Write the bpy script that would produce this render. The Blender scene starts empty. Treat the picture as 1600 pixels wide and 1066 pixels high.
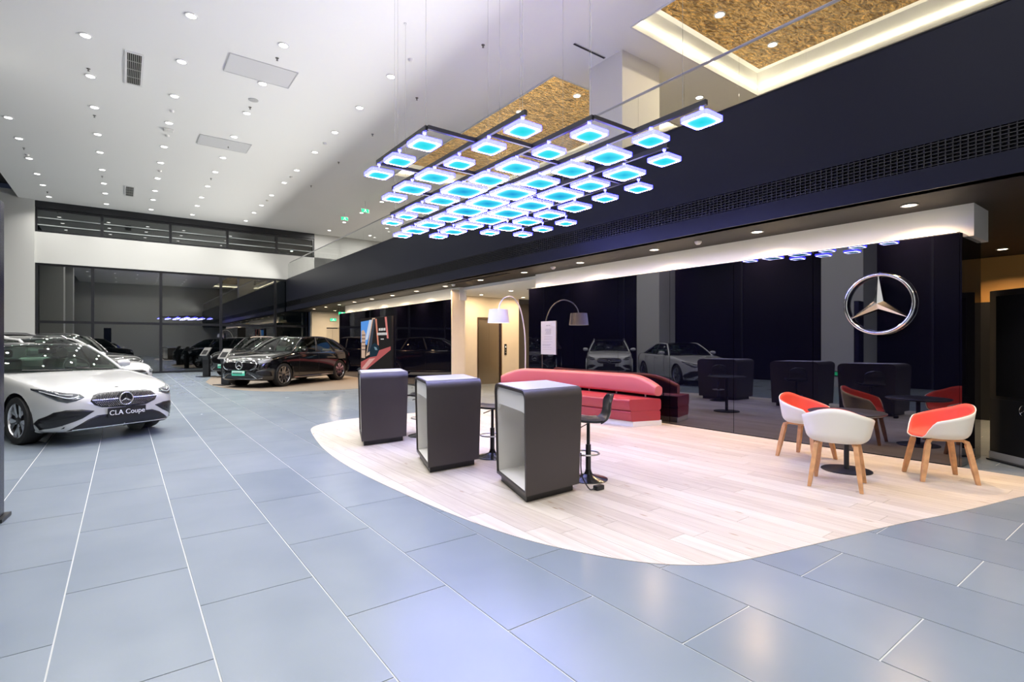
import bpy, bmesh, math, random
import numpy as np
from mathutils import Vector, Matrix
from mathutils.bvhtree import BVHTree

PI = math.pi
sc = bpy.context.scene
COL = sc.collection
random.seed(7)

# ------------------------------------------------------------------ camera
CAM_H = 1.42
FPX = 815.0
YAW = math.atan((800 - 193) / FPX)            # turned to the right of the room's long axis (+Y)
cd = bpy.data.cameras.new('camera')
cam = bpy.data.objects.new('camera', cd)
COL.objects.link(cam)
cam.location = (0, 0, CAM_H)
cam.rotation_euler = (PI / 2, 0, -YAW)
cd.sensor_width = 36.0
cd.lens = FPX / 1600 * 36.0
cd.shift_y = (535 - 533) / 1600.0
cd.clip_start = 0.02
cd.clip_end = 300
sc.camera = cam

# ------------------------------------------------------------------ world (night outside) and exposure
w = bpy.data.worlds.new('night')
sc.world = w
w.use_nodes = True
w.node_tree.nodes['Background'].inputs[0].default_value = (0.010, 0.013, 0.022, 1)
w.node_tree.nodes['Background'].inputs[1].default_value = 1.0
sc.view_settings.view_transform = 'Standard'
sc.view_settings.look = 'None'
sc.view_settings.gamma = 1.0
sc.view_settings.use_curve_mapping = False
sc.view_settings.exposure = 0.0
try:
    sc.cycles.use_denoising = True
    sc.cycles.sample_clamp_indirect = 6.0
    sc.cycles.max_bounces = 10
    sc.cycles.diffuse_bounces = 5
    sc.cycles.caustics_reflective = False
    sc.cycles.caustics_refractive = False
except Exception:
    pass

CEIL_POWER = 34.0        # W, each ceiling downlight
SOFFIT_POWER = 32.0      # W, each warm soffit downlight
EDGE_FILL = 205.0         # added fill light for the ceiling, along the balcony edge
DOWN_COL = (1.0, 0.975, 0.94)
WARM_COL = (1.0, 0.66, 0.36)

# ------------------------------------------------------------------ materials
MATS = {}


def mat(name, col=(.8, .8, .8), rough=.5, metal=0., ior=1.5, coat=0., emit=None, estr=0., spec=None, bump=None, var=None):
    """Principled material; bump=(scale, strength, distance) world-space noise relief; var=(scale, amount) noise on the colour."""
    if name in MATS:
        return MATS[name]
    m = bpy.data.materials.new(name)
    m.use_nodes = True
    nt = m.node_tree
    b = nt.nodes['Principled BSDF']
    b.inputs['Base Color'].default_value = (*col, 1)
    b.inputs['Roughness'].default_value = rough
    b.inputs['Metallic'].default_value = metal
    b.inputs['IOR'].default_value = ior
    if spec is not None:
        b.inputs['Specular IOR Level'].default_value = spec
    if coat:
        b.inputs['Coat Weight'].default_value = coat
        b.inputs['Coat Roughness'].default_value = .03
    if emit:
        b.inputs['Emission Color'].default_value = (*emit, 1)
        b.inputs['Emission Strength'].default_value = estr
    if bump or var:
        geo = nt.nodes.new('ShaderNodeNewGeometry')
    if bump:
        n = nt.nodes.new('ShaderNodeTexNoise')
        n.inputs['Scale'].default_value = bump[0]
        n.inputs['Detail'].default_value = 4
        bp = nt.nodes.new('ShaderNodeBump')
        bp.inputs['Strength'].default_value = bump[1]
        bp.inputs['Distance'].default_value = bump[2]
        nt.links.new(geo.outputs['Position'], n.inputs['Vector'])
        nt.links.new(n.outputs['Fac'], bp.inputs['Height'])
        nt.links.new(bp.outputs['Normal'], b.inputs['Normal'])
    if var:
        n2 = nt.nodes.new('ShaderNodeTexNoise')
        n2.inputs['Scale'].default_value = var[0]
        n2.inputs['Detail'].default_value = 5
        r = nt.nodes.new('ShaderNodeValToRGB')
        r.color_ramp.elements[0].position = .3
        r.color_ramp.elements[1].position = .7
        r.color_ramp.elements[0].color = (*[c * (1 - var[1]) for c in col], 1)
        r.color_ramp.elements[1].color = (*[min(1, c * (1 + var[1])) for c in col], 1)
        nt.links.new(geo.outputs['Position'], n2.inputs['Vector'])
        nt.links.new(n2.outputs['Fac'], r.inputs['Fac'])
        nt.links.new(r.outputs['Color'], b.inputs['Base Color'])
    MATS[name] = m
    return m


def glass(name, tint=(.8, .85, .84), ior=1.5, rough=0.0, refl=1.0):
    """Thin pane: clear transparency under a fresnel reflection."""
    if name in MATS:
        return MATS[name]
    m = bpy.data.materials.new(name)
    m.use_nodes = True
    nt = m.node_tree
    nt.nodes.clear()
    out = nt.nodes.new('ShaderNodeOutputMaterial')
    tr = nt.nodes.new('ShaderNodeBsdfTransparent')
    tr.inputs[0].default_value = (*tint, 1)
    gl = nt.nodes.new('ShaderNodeBsdfGlossy')
    gl.inputs['Roughness'].default_value = rough
    fr = nt.nodes.new('ShaderNodeFresnel')
    fr.inputs[0].default_value = ior
    mx = nt.nodes.new('ShaderNodeMixShader')
    rf = nt.nodes.new('ShaderNodeMath'); rf.operation = 'MULTIPLY'; rf.inputs[1].default_value = refl
    nt.links.new(fr.outputs[0], rf.inputs[0])
    nt.links.new(rf.outputs[0], mx.inputs[0])
    nt.links.new(tr.outputs[0], mx.inputs[1])
    nt.links.new(gl.outputs[0], mx.inputs[2])
    nt.links.new(mx.outputs[0], out.inputs[0])
    MATS[name] = m
    return m


def emission(name, col, strength):
    if name in MATS:
        return MATS[name]
    m = bpy.data.materials.new(name)
    m.use_nodes = True
    nt = m.node_tree
    nt.nodes.clear()
    out = nt.nodes.new('ShaderNodeOutputMaterial')
    e = nt.nodes.new('ShaderNodeEmission')
    e.inputs[0].default_value = (*col, 1)
    e.inputs[1].default_value = strength
    nt.links.new(e.outputs[0], out.inputs[0])
    MATS[name] = m
    return m


def tile_mat():
    m = mat('slate_tile', (.25, .29, .34), .33, ior=1.5)
    nt = m.node_tree
    b = nt.nodes['Principled BSDF']
    geo = nt.nodes.new('ShaderNodeNewGeometry')
    oi = nt.nodes.new('ShaderNodeObjectInfo')
    n = nt.nodes.new('ShaderNodeTexNoise')
    n.inputs['Scale'].default_value = 1.3
    n.inputs['Detail'].default_value = 3
    n.inputs['Roughness'].default_value = .45
    n.inputs['Distortion'].default_value = .3
    add = nt.nodes.new('ShaderNodeMath'); add.operation = 'MULTIPLY_ADD'
    add.inputs[1].default_value = .35
    r = nt.nodes.new('ShaderNodeValToRGB')
    r.color_ramp.elements[0].position = .3
    r.color_ramp.elements[1].position = .95
    r.color_ramp.elements[0].color = (.19, .23, .27, 1)
    r.color_ramp.elements[1].color = (.245, .285, .32, 1)
    nt.links.new(geo.outputs['Position'], n.inputs['Vector'])
    nt.links.new(oi.outputs['Random'], add.inputs[0])
    nt.links.new(n.outputs['Fac'], add.inputs[2])
    nt.links.new(add.outputs[0], r.inputs['Fac'])
    nt.links.new(r.outputs['Color'], b.inputs['Base Color'])
    n3 = nt.nodes.new('ShaderNodeTexNoise')
    n3.inputs['Scale'].default_value = 2.2
    n3.inputs['Detail'].default_value = 4
    n3.inputs['Distortion'].default_value = .8
    mr = nt.nodes.new('ShaderNodeMapRange')
    mr.inputs['To Min'].default_value = .20
    mr.inputs['To Max'].default_value = .30
    nt.links.new(geo.outputs['Position'], n3.inputs['Vector'])
    nt.links.new(n3.outputs['Fac'], mr.inputs['Value'])
    nt.links.new(mr.outputs[0], b.inputs['Roughness'])
    bp = nt.nodes.new('ShaderNodeBump')
    bp.inputs['Strength'].default_value = .05
    bp.inputs['Distance'].default_value = .002
    nt.links.new(n3.outputs['Fac'], bp.inputs['Height'])
    nt.links.new(bp.outputs['Normal'], b.inputs['Normal'])
    return m


def plank_mat():
    m = mat('oak_plank', (.6, .5, .4), .42)
    nt = m.node_tree
    b = nt.nodes['Principled BSDF']
    geo = nt.nodes.new('ShaderNodeNewGeometry')
    oi = nt.nodes.new('ShaderNodeObjectInfo')
    mp = nt.nodes.new('ShaderNodeMapping')
    mp.inputs['Scale'].default_value = (22, 1.6, 1)
    n = nt.nodes.new('ShaderNodeTexNoise')
    n.inputs['Scale'].default_value = 1.0
    n.inputs['Detail'].default_value = 5
    n.inputs['Distortion'].default_value = .6
    n.noise_dimensions = '4D'
    ws = nt.nodes.new('ShaderNodeMath'); ws.operation = 'MULTIPLY'; ws.inputs[1].default_value = 37
    nt.links.new(oi.outputs['Random'], ws.inputs[0])
    nt.links.new(ws.outputs[0], n.inputs['W'])
    add = nt.nodes.new('ShaderNodeMath'); add.operation = 'MULTIPLY_ADD'; add.inputs[1].default_value = .38
    r = nt.nodes.new('ShaderNodeValToRGB')
    r.color_ramp.elements[0].position = .28
    r.color_ramp.elements[1].position = .95
    r.color_ramp.elements[0].color = (.47, .405, .34, 1)
    r.color_ramp.elements[1].color = (.67, .615, .545, 1)
    nt.links.new(geo.outputs['Position'], mp.inputs['Vector'])
    nt.links.new(mp.outputs[0], n.inputs['Vector'])
    nt.links.new(oi.outputs['Random'], add.inputs[0])
    nt.links.new(n.outputs['Fac'], add.inputs[2])
    nt.links.new(add.outputs[0], r.inputs['Fac'])
    # knots: small dark elongated specks
    mp2 = nt.nodes.new('ShaderNodeMapping')
    mp2.inputs['Scale'].default_value = (7, 2.2, 1)
    v = nt.nodes.new('ShaderNodeTexVoronoi')
    v.inputs['Scale'].default_value = 1.0
    lt = nt.nodes.new('ShaderNodeMapRange')
    lt.inputs['From Min'].default_value = .05
    lt.inputs['From Max'].default_value = .11
    mixc = nt.nodes.new('ShaderNodeMixRGB')
    mixc.inputs[1].default_value = (.42, .31, .22, 1)
    nt.links.new(geo.outputs['Position'], mp2.inputs['Vector'])
    nt.links.new(mp2.outputs[0], v.inputs['Vector'])
    nt.links.new(v.outputs['Distance'], lt.inputs['Value'])
    nt.links.new(lt.outputs[0], mixc.inputs[0])
    nt.links.new(r.outputs['Color'], mixc.inputs[2])
    nt.links.new(mixc.outputs[0], b.inputs['Base Color'])
    return m


def gold_mat():
    m = mat('hammered_gold', (.62, .35, .11), .13, 1.0)
    nt = m.node_tree
    b = nt.nodes['Principled BSDF']
    geo = nt.nodes.new('ShaderNodeNewGeometry')
    mp = nt.nodes.new('ShaderNodeMapping')
    mp.inputs['Scale'].default_value = (1.0, 2.2, 1)
    n = nt.nodes.new('ShaderNodeTexNoise')
    n.inputs['Scale'].default_value = 6.0
    n.inputs['Detail'].default_value = 5
    n.inputs['Distortion'].default_value = 1.0
    bp = nt.nodes.new('ShaderNodeBump')
    bp.inputs['Strength'].default_value = 1.0
    bp.inputs['Distance'].default_value = .30
    nt.links.new(geo.outputs['Position'], mp.inputs['Vector'])
    nt.links.new(mp.outputs[0], n.inputs['Vector'])
    nt.links.new(n.outputs['Fac'], bp.inputs['Height'])
    nt.links.new(bp.outputs['Normal'], b.inputs['Normal'])
    n2 = nt.nodes.new('ShaderNodeTexNoise')
    n2.inputs['Scale'].default_value = 4.5
    n2.inputs['Detail'].default_value = 8
    n2.inputs['Roughness'].default_value = .7
    n2.inputs['Distortion'].default_value = 1.6
    r = nt.nodes.new('ShaderNodeValToRGB')
    r.color_ramp.elements[0].position = .42
    r.color_ramp.elements[1].position = .62
    r.color_ramp.elements[0].color = (.17, .085, .02, 1)
    r.color_ramp.elements[1].color = (.80, .50, .18, 1)
    nt.links.new(mp.outputs[0], n2.inputs['Vector'])
    nt.links.new(n2.outputs['Fac'], r.inputs['Fac'])
    nt.links.new(r.outputs['Color'], b.inputs['Base Color'])
    return m


def lamp_mat(name, centre, mid):
    """LED plate: cyan in the middle, hot blue-white towards the rim (the plate's own light)."""
    m = bpy.data.materials.new(name)
    m.use_nodes = True
    nt = m.node_tree
    nt.nodes.clear()
    out = nt.nodes.new('ShaderNodeOutputMaterial')
    e = nt.nodes.new('ShaderNodeEmission')
    tc = nt.nodes.new('ShaderNodeTexCoord')
    mp = nt.nodes.new('ShaderNodeMapping')
    mp.inputs['Location'].default_value = (-1, -1, 0)
    mp.inputs['Scale'].default_value = (2, 2, 0)
    sx = nt.nodes.new('ShaderNodeSeparateXYZ')
    ax = nt.nodes.new('ShaderNodeMath'); ax.operation = 'ABSOLUTE'
    ay = nt.nodes.new('ShaderNodeMath'); ay.operation = 'ABSOLUTE'
    px = nt.nodes.new('ShaderNodeMath'); px.operation = 'POWER'; px.inputs[1].default_value = 4
    py = nt.nodes.new('ShaderNodeMath'); py.operation = 'POWER'; py.inputs[1].default_value = 4
    ad = nt.nodes.new('ShaderNodeMath'); ad.operation = 'ADD'
    rt = nt.nodes.new('ShaderNodeMath'); rt.operation = 'POWER'; rt.inputs[1].default_value = .25
    r = nt.nodes.new('ShaderNodeValToRGB')
    cr = r.color_ramp
    cr.elements[0].position = 0.0
    cr.elements[0].color = (*centre, 1)
    cr.elements[1].position = 1.0
    cr.elements[1].color = (31.0, 30.0, 58.0, 1)
    el = cr.elements.new(.60); el.color = (*mid, 1)
    el = cr.elements.new(.78); el.color = (.22, .95, 1.15, 1)
    el = cr.elements.new(.88); el.color = (1.3, 1.6, 3.0, 1)
    L = nt.links.new
    L(tc.outputs['Generated'], mp.inputs['Vector']); L(mp.outputs[0], sx.inputs[0])
    L(sx.outputs[0], ax.inputs[0]); L(sx.outputs[1], ay.inputs[0])
    L(ax.outputs[0], px.inputs[0]); L(ay.outputs[0], py.inputs[0])
    L(px.outputs[0], ad.inputs[0]); L(py.outputs[0], ad.inputs[1]); L(ad.outputs[0], rt.inputs[0])
    L(rt.outputs[0], r.inputs[0]); L(r.outputs[0], e.inputs[0]); L(e.outputs[0], out.inputs[0])
    e.inputs[1].default_value = 1.0
    return m


M_white = mat('white_paint', (.80, .795, .78), .6)
M_ceil = mat('ceiling_paint', (.90, .895, .87), .8)
M_wallwhite = mat('wall_paint', (.62, .62, .59), .55)
M_fascia = mat('charcoal_blue_glow', (.010, .011, .021), .40, spec=.2)  # charcoal, with the chandelier's blue glow put into the colour
M_soffit = mat('soffit_paint', (.026, .024, .023), .6, spec=.2)
M_blackglass = mat('black_glass', (.002, .002, .006), .015, ior=2.1)
M_blackglass.node_tree.nodes['Principled BSDF'].inputs['Specular Tint'].default_value = (.92, .92, 1.0, 1)
M_nightglass = glass('night_glass', (.30, .36, .33), 2.5)
M_railglass = glass('rail_glass', (.96, .97, .965), 1.3, refl=.22)
M_frame = mat('dark_metal', (.012, .013, .016), .35, ior=1.5)
M_grout = mat('grout', (.52, .54, .53), .8)
M_tile = tile_mat()
M_plank = plank_mat()
M_plankgap = mat('plank_gap', (.22, .16, .11), .8)
M_gold = gold_mat()
M_cream = mat('cream_wall', (.80, .70, .55), .5, var=(3., .03))
M_orange = mat('orange_wall', (.75, .42, .13), .5)
M_chrome = mat('chrome', (.85, .85, .87), .08, 1.0)
M_silver = mat('silver', (.62, .62, .64), .28, 1.0)
M_alu = mat('brushed_steel', (.42, .36, .30), .25, 1.0)
M_black = mat('black_plastic', (.012, .012, .014), .4)
M_rubber = mat('rubber', (.012, .012, .012), .75)
M_whiteplastic = mat('white_plastic', (.82, .81, .78), .35)
M_lens = emission('downlight_lens', (1.0, .98, .95), 9.0)
M_warmlens = emission('warm_lens', (1.0, .80, .58), 14.0)
M_cove = emission('cove_led', (1.0, .88, .62), 14.0)
M_covewhite = emission('cove_led_white', (1.0, .84, .62), 9.0)
M_green = emission('exit_green', (.05, .9, .35), 1.6)
M_paper = mat('paper', (.52, .52, .53), .6)
M_ink = mat('ink', (.12, .12, .13), .6)
M_slot = mat('slot_black', (.006, .006, .007), .8)

# ------------------------------------------------------------------ mesh helpers


class MB:
    def __init__(s):
        s.v = []
        s.f = []
        s.mi = []
        s.cur = 0

    def quad(s, *p):
        n = len(s.v)
        s.v += [tuple(q) for q in p]
        s.f.append(tuple(range(n, n + len(p))))
        s.mi.append(s.cur)
        return s

    def box(s, x0, x1, y0, y1, z0, z1):
        n = len(s.v)
        s.v += [(x0, y0, z0), (x1, y0, z0), (x1, y1, z0), (x0, y1, z0), (x0, y0, z1), (x1, y0, z1), (x1, y1, z1), (x0, y1, z1)]
        for f in ((0, 3, 2, 1), (4, 5, 6, 7), (0, 1, 5, 4), (1, 2, 6, 5), (2, 3, 7, 6), (3, 0, 4, 7)):
            s.f.append(tuple(n + i for i in f))
            s.mi.append(s.cur)
        return s

    def prism(s, poly, z0, z1):
        n = len(s.v)
        k = len(poly)
        s.v += [(p[0], p[1], z0) for p in poly] + [(p[0], p[1], z1) for p in poly]
        s.f.append(tuple(n + i for i in reversed(range(k))))
        s.f.append(tuple(n + k + i for i in range(k)))
        s.mi += [s.cur] * 2
        for i in range(k):
            j = (i + 1) % k
            s.f.append((n + i, n + j, n + k + j, n + k + i))
            s.mi.append(s.cur)
        return s

    def grid(s, rows, closed_u=False, closed_v=False):
        n = len(s.v)
        R = len(rows)
        C = len(rows[0])
        for r in rows:
            s.v += [tuple(p) for p in r]
        for i in range(R if closed_u else R - 1):
            for j in range(C if closed_v else C - 1):
                a, b = i, (i + 1) % R
                c, d = j, (j + 1) % C
                s.f.append((n + a * C + c, n + a * C + d, n + b * C + d, n + b * C + c))
                s.mi.append(s.cur)
        return s

    def lathe(s, prof, n=24, cx=0, cy=0, cz=0, cap=True):
        rows = []
        for r, z in prof:
            rows.append([(cx + r * math.cos(2 * PI * i / n), cy + r * math.sin(2 * PI * i / n), cz + z) for i in range(n)])
        b = len(s.v)
        s.grid(rows, closed_v=True)
        if cap:
            if prof[0][0] > 1e-6:
                s.f.append(tuple(b + i for i in reversed(range(n)))); s.mi.append(s.cur)
            if prof[-1][0] > 1e-6:
                o = b + (len(prof) - 1) * n
                s.f.append(tuple(o + i for i in range(n))); s.mi.append(s.cur)
        return s

    def tube(s, pts, r, n=8, cap=True, closed=False):
        P = [Vector(p) for p in pts]
        k = len(P)
        rs = r if isinstance(r, (list, tuple)) else [r] * k
        T = []
        for i in range(k):
            if closed:
                t = P[(i + 1) % k] - P[i - 1]
            else:
                t = P[min(i + 1, k - 1)] - P[max(i - 1, 0)]
            T.append(t.normalized())
        up = Vector((0, 0, 1)) if abs(T[0].z) < .9 else Vector((1, 0, 0))
        N = (up - T[0] * up.dot(T[0])).normalized()
        rows = []
        for i in range(k):
            N = (N - T[i] * N.dot(T[i])).normalized()
            B = T[i].cross(N)
            rows.append([tuple(P[i] + (N * math.cos(2 * PI * j / n) + B * math.sin(2 * PI * j / n)) * rs[i]) for j in range(n)])
        b = len(s.v)
        s.grid(rows, closed_u=closed, closed_v=True)
        if cap and not closed:
            s.f.append(tuple(b + i for i in reversed(range(n)))); s.mi.append(s.cur)
            o = b + (k - 1) * n
            s.f.append(tuple(o + i for i in range(n))); s.mi.append(s.cur)
        return s

    def xf(s, fn):
        s.v = [tuple(fn(*p)) for p in s.v]
        return s

    def mesh(s, name, mats, smooth=False, fix=True):
        me = bpy.data.meshes.new(name)
        me.from_pydata(s.v, [], s.f)
        for m in (mats if isinstance(mats, (list, tuple)) else [mats]):
            me.materials.append(m)
        if any(s.mi):
            me.polygons.foreach_set('material_index', s.mi)
        if fix:
            bm = bmesh.new()
            bm.from_mesh(me)
            bmesh.ops.remove_doubles(bm, verts=bm.verts, dist=1e-5)
            bmesh.ops.recalc_face_normals(bm, faces=bm.faces)
            bm.to_mesh(me)
            bm.free()
        if smooth:
            me.polygons.foreach_set('use_smooth', [True] * len(me.polygons))
            try:
                me.set_sharp_from_angle(angle=math.radians(40 if smooth is True else smooth))
            except Exception:
                pass
        me.update()
        return me

    def build(s, name, mats, parent=None, smooth=False, bevel=0, loc=None, fix=True):
        o = bpy.data.objects.new(name, s.mesh(name, mats, smooth, fix))
        COL.objects.link(o)
        if parent:
            o.parent = parent
        if loc:
            o.location = loc
        if bevel:
            bv = o.modifiers.new('bevel', 'BEVEL')
            bv.width = bevel
            bv.segments = 2
            bv.limit_method = 'ANGLE'
            bv.angle_limit = math.radians(40)
        return o


def B(x0, x1, y0, y1, z0, z1):
    return MB().box(x0, x1, y0, y1, z0, z1)


def inst(name, me, parent=None, loc=(0, 0, 0), rz=0):
    o = bpy.data.objects.new(name, me)
    COL.objects.link(o)
    o.parent = parent
    o.location = loc
    o.rotation_euler = (0, 0, rz)
    return o


def tag(o, label=None, cat=None, group=None, kind=None):
    if label: o['label'] = label
    if cat: o['category'] = cat
    if group: o['group'] = group
    if kind: o['kind'] = kind
    return o


def thing(name, label, cat, loc=(0, 0, 0), rz=0, group=None, kind=None):
    o = bpy.data.objects.new(name, None)
    COL.objects.link(o)
    o.location = loc
    o.rotation_euler = (0, 0, rz)
    return tag(o, label, cat, group, kind)


def struct(name, mb, m, label, smooth=False):
    o = mb.build(name, m, None, smooth)
    return tag(o, label, kind='structure')


def area_light(name, parent, loc, size, power, col, rot=(0, 0, 0), spread=None, shape='DISK', size_y=None):
    l = bpy.data.lights.new(name, 'AREA')
    l.shape = shape
    l.size = size
    if size_y: l.size_y = size_y
    l.energy = power
    l.color = col
    if spread: l.spread = spread
    o = bpy.data.objects.new(name, l)
    COL.objects.link(o)
    o.parent = parent
    o.location = loc
    o.rotation_euler = rot
    return o


def circle(r, n=40, cx=0, cy=0, a0=0):
    return [(cx + r * math.cos(a0 + 2 * PI * i / n), cy + r * math.sin(a0 + 2 * PI * i / n)) for i in range(n)]


def catmull(pts, sub=8, closed=False):
    P = [np.array(p, float) for p in pts]
    n = len(P)
    out = []
    for i in range(n if closed else n - 1):
        p0 = P[(i - 1) % n] if (closed or i > 0) else 2 * P[0] - P[1]
        p1 = P[i]
        p2 = P[(i + 1) % n]
        p3 = P[(i + 2) % n] if (closed or i + 2 < n) else 2 * P[-1] - P[-2]
        for k in range(sub):
            t = k / sub
            out.append(.5 * (2 * p1 + (p2 - p0) * t + (2 * p0 - 5 * p1 + 4 * p2 - p3) * t * t + (3 * p1 - p0 - 3 * p2 + p3) * t ** 3))
    if not closed:
        out.append(P[-1])
    return out


def pchip(cps):
    x = np.array([c[0] for c in cps], float)
    y = np.array([c[1] for c in cps], float)
    h = np.diff(x)
    d = np.diff(y) / h
    m = np.zeros(len(x))
    m[0], m[-1] = d[0], d[-1]
    for i in range(1, len(x) - 1):
        if d[i - 1] * d[i] > 0:
            w1, w2 = 2 * h[i] + h[i - 1], h[i] + 2 * h[i - 1]
            m[i] = (w1 + w2) / (w1 / d[i - 1] + w2 / d[i])

    def f(q):
        q = min(max(q, x[0]), x[-1])
        i = min(max(int(np.searchsorted(x, q)) - 1, 0), len(h) - 1)
        t = (q - x[i]) / h[i]
        return float((2 * t ** 3 - 3 * t * t + 1) * y[i] + (t ** 3 - 2 * t * t + t) * h[i] * m[i] + (-2 * t ** 3 + 3 * t * t) * y[i + 1] + (t ** 3 - t * t) * h[i] * m[i + 1])
    return f


def proj(X, Y, Z):
    d = math.sin(YAW) * X + math.cos(YAW) * Y
    return 800 + FPX * (math.cos(YAW) * X - math.sin(YAW) * Y) / max(d, 1e-3), 535 - FPX * (Z - CAM_H) / max(d, 1e-3), d


def inside(p, poly):
    c = False
    j = len(poly) - 1
    for i in range(len(poly)):
        a, b = poly[i], poly[j]
        if (a[1] > p[1]) != (b[1] > p[1]) and p[0] < (b[0] - a[0]) * (p[1] - a[1]) / (b[1] - a[1]) + a[0]:
            c = not c
        j = i
    return c


def clip_rect(poly, x0, x1, y0, y1):
    def cl(P, f, ix):
        out = []
        for i in range(len(P)):
            a, b = P[i - 1], P[i]
            fa, fb = f(a), f(b)
            if (fa >= 0) != (fb >= 0):
                t = fa / (fa - fb)
                out.append((a[0] + (b[0] - a[0]) * t, a[1] + (b[1] - a[1]) * t))
            if fb >= 0:
                out.append(b)
        return out
    for f in (lambda p: p[0] - x0, lambda p: x1 - p[0], lambda p: p[1] - y0, lambda p: y1 - p[1]):
        poly = cl(poly, f, 0)
        if len(poly) < 3:
            return []
    return poly


def parea(p):
    return abs(sum(p[i - 1][0] * p[i][1] - p[i][0] * p[i - 1][1] for i in range(len(p)))) / 2


# ------------------------------------------------------------------ room dimensions (metres)
ZC = 7.26            # ceiling
YF = 29.0            # far window wall
XL = -4.2            # left facade
YB = -7.0            # wall behind the camera
XF = 6.80            # balcony fascia
XG = 7.60            # black glass wall
XR = 16.0
ZS = 3.03            # soffit under the balcony
ZU = 4.70            # balcony floor / fascia top

# ------------------------------------------------------------------ floor
fl = struct('floor', B(XL, XR, YB, YF + .3, -.12, -.004), M_grout, 'blue grey slate tile floor with pale grout lines')
WOOD = [(7.595, .80), (6.65, 1.04), (5.62, 1.26), (4.81, 1.47), (4.07, 1.63), (3.44, 1.77), (3.09, 1.87), (2.89, 1.985), (2.67, 2.21), (2.46, 2.58), (2.29, 3.06), (2.165, 3.81),
        (2.08, 4.95), (2.06, 5.98), (2.12, 6.9), (2.23, 7.7), (2.40, 8.6), (2.54, 8.98), (2.72, 9.2), (3.15, 9.49), (3.6, 9.56), (4.6, 9.57), (6.2, 9.57), (7.595, 9.57)]
WOODS = [tuple(p) for p in [(7.595, .80)] + list(catmull(WOOD[:19], 6))[1:] + WOOD[19:]]
TX, TY, JT = .594, 1.184, .0085
tiles = []
nx0 = int(math.floor((XL + .265) / TX))
for i in range(nx0, int((XR + .265) / TX) + 1):
    xa, xb = -.265 + TX * i + JT / 2, -.265 + TX * (i + 1) - JT / 2
    if xa < XL: xa = XL
    xb = min(xb, XR)
    if xb - xa < .05: continue
    off = 2.675 if i % 2 == 0 else 3.255
    j0 = int(math.floor((YB - off) / TY))
    for j in range(j0, int((YF - off) / TY) + 1):
        ya, yb = max(off + TY * j + JT / 2, YB), min(off + TY * (j + 1) - JT / 2, YF + .25)
        if yb - ya < .05: continue
        cs = [(xa, ya), (xb, ya), (xb, yb), (xa, yb)]
        if all(inside(c, WOODS) for c in cs): continue
        pr = [proj(c[0], c[1], 0) for c in cs]
        vis = any(p[2] > .3 and -80 < p[0] < 1680 and p[1] < 1120 for p in pr) and all(p[2] > .25 for p in pr) and (xa < 7.5)
        ar = parea([(p[0], p[1]) for p in pr]) if vis else 0
        tiles.append((ar, xa, xb, ya, yb))
tiles.sort(reverse=True)
rest = MB()
TM = {}
for k, (ar, xa, xb, ya, yb) in enumerate(tiles):
    if k < 296 and ar > 0:
        key = (round(xb - xa, 3), round(yb - ya, 3))
        if key not in TM:
            TM[key] = B(-key[0] / 2, key[0] / 2, -key[1] / 2, key[1] / 2, -.012, 0).mesh('tile', M_tile)
        inst('tile', TM[key], fl, ((xa + xb) / 2, (ya + yb) / 2, 0))
    else:
        rest.box(xa, xb, ya, yb, -.012, 0)
tag(rest.build('far_tiles', M_tile, fl, fix=False), kind='stuff')

# wooden inlay: planks clipped to the curved edge
wf = struct('floor_wood', MB().prism(WOODS, -.003, .0005), M_plankgap, 'pale oak plank floor island with curved edge')
PW, GAP = .185, .0025
ix = int(2.0 / PW)
for i in range(ix, int(7.6 / PW) + 1):
    x0 = i * PW
    y = .4 - random.random() * 1.6
    while y < 9.7:
        ln = random.choice((1.25, 1.5, 1.85, 2.1))
        p = clip_rect(WOODS, x0 + GAP / 2, x0 + PW - GAP / 2, y + GAP / 2, y + ln - GAP / 2)
        y += ln
        if len(p) >= 3 and parea(p) > .004:
            cx = sum(q[0] for q in p) / len(p)
            cy = sum(q[1] for q in p) / len(p)
            MB().prism([(q[0] - cx, q[1] - cy) for q in p], 0, .0035).build('plank', M_plank, wf, loc=(cx, cy, 0))

# brown display circle under the black cars
DISC = catmull([(2.35, 21.5), (2.35, 19.4), (2.75, 17.3), (3.5, 16.15), (4.6, 15.62), (5.8, 15.65), (7.0, 16.1), (7.55, 16.6)], 6)
DISC = [tuple(p) for p in DISC] + [(7.55, 26.0), (4.5, 26.2), (2.9, 24.5)]
struct('floor_disc', MB().prism(DISC, -.003, .003), mat('brown_carpet', (.20, .165, .13), .75, bump=(60, .2, .01)), 'brown rounded display floor under the black cars')

# ------------------------------------------------------------------ ceiling with two coffers
C1 = (7.52, 12.0, -5.5, 6.42)     # x0 x1 y0 y1
C2 = (7.55, 12.0, 8.59, 17.0)
xs = [-3.4, 7.52, 12.0, XR]
cm = MB()
T0, T1 = ZC, ZC + .12
cm.box(-3.4, 7.52, YB, YF + .3, T0, T1)
cm.box(7.52, 12.0, 6.42, 8.59, T0, T1)
cm.box(7.52, 12.0, 17.0, YF + .3, T0, T1)
cm.box(7.52, 12.0, YB, -5.5, T0, T1)
cm.box(12.0, XR, YB, YF + .3, T0, T1)
struct('ceiling', cm, M_ceil, 'white double height ceiling dotted with downlights')
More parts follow.
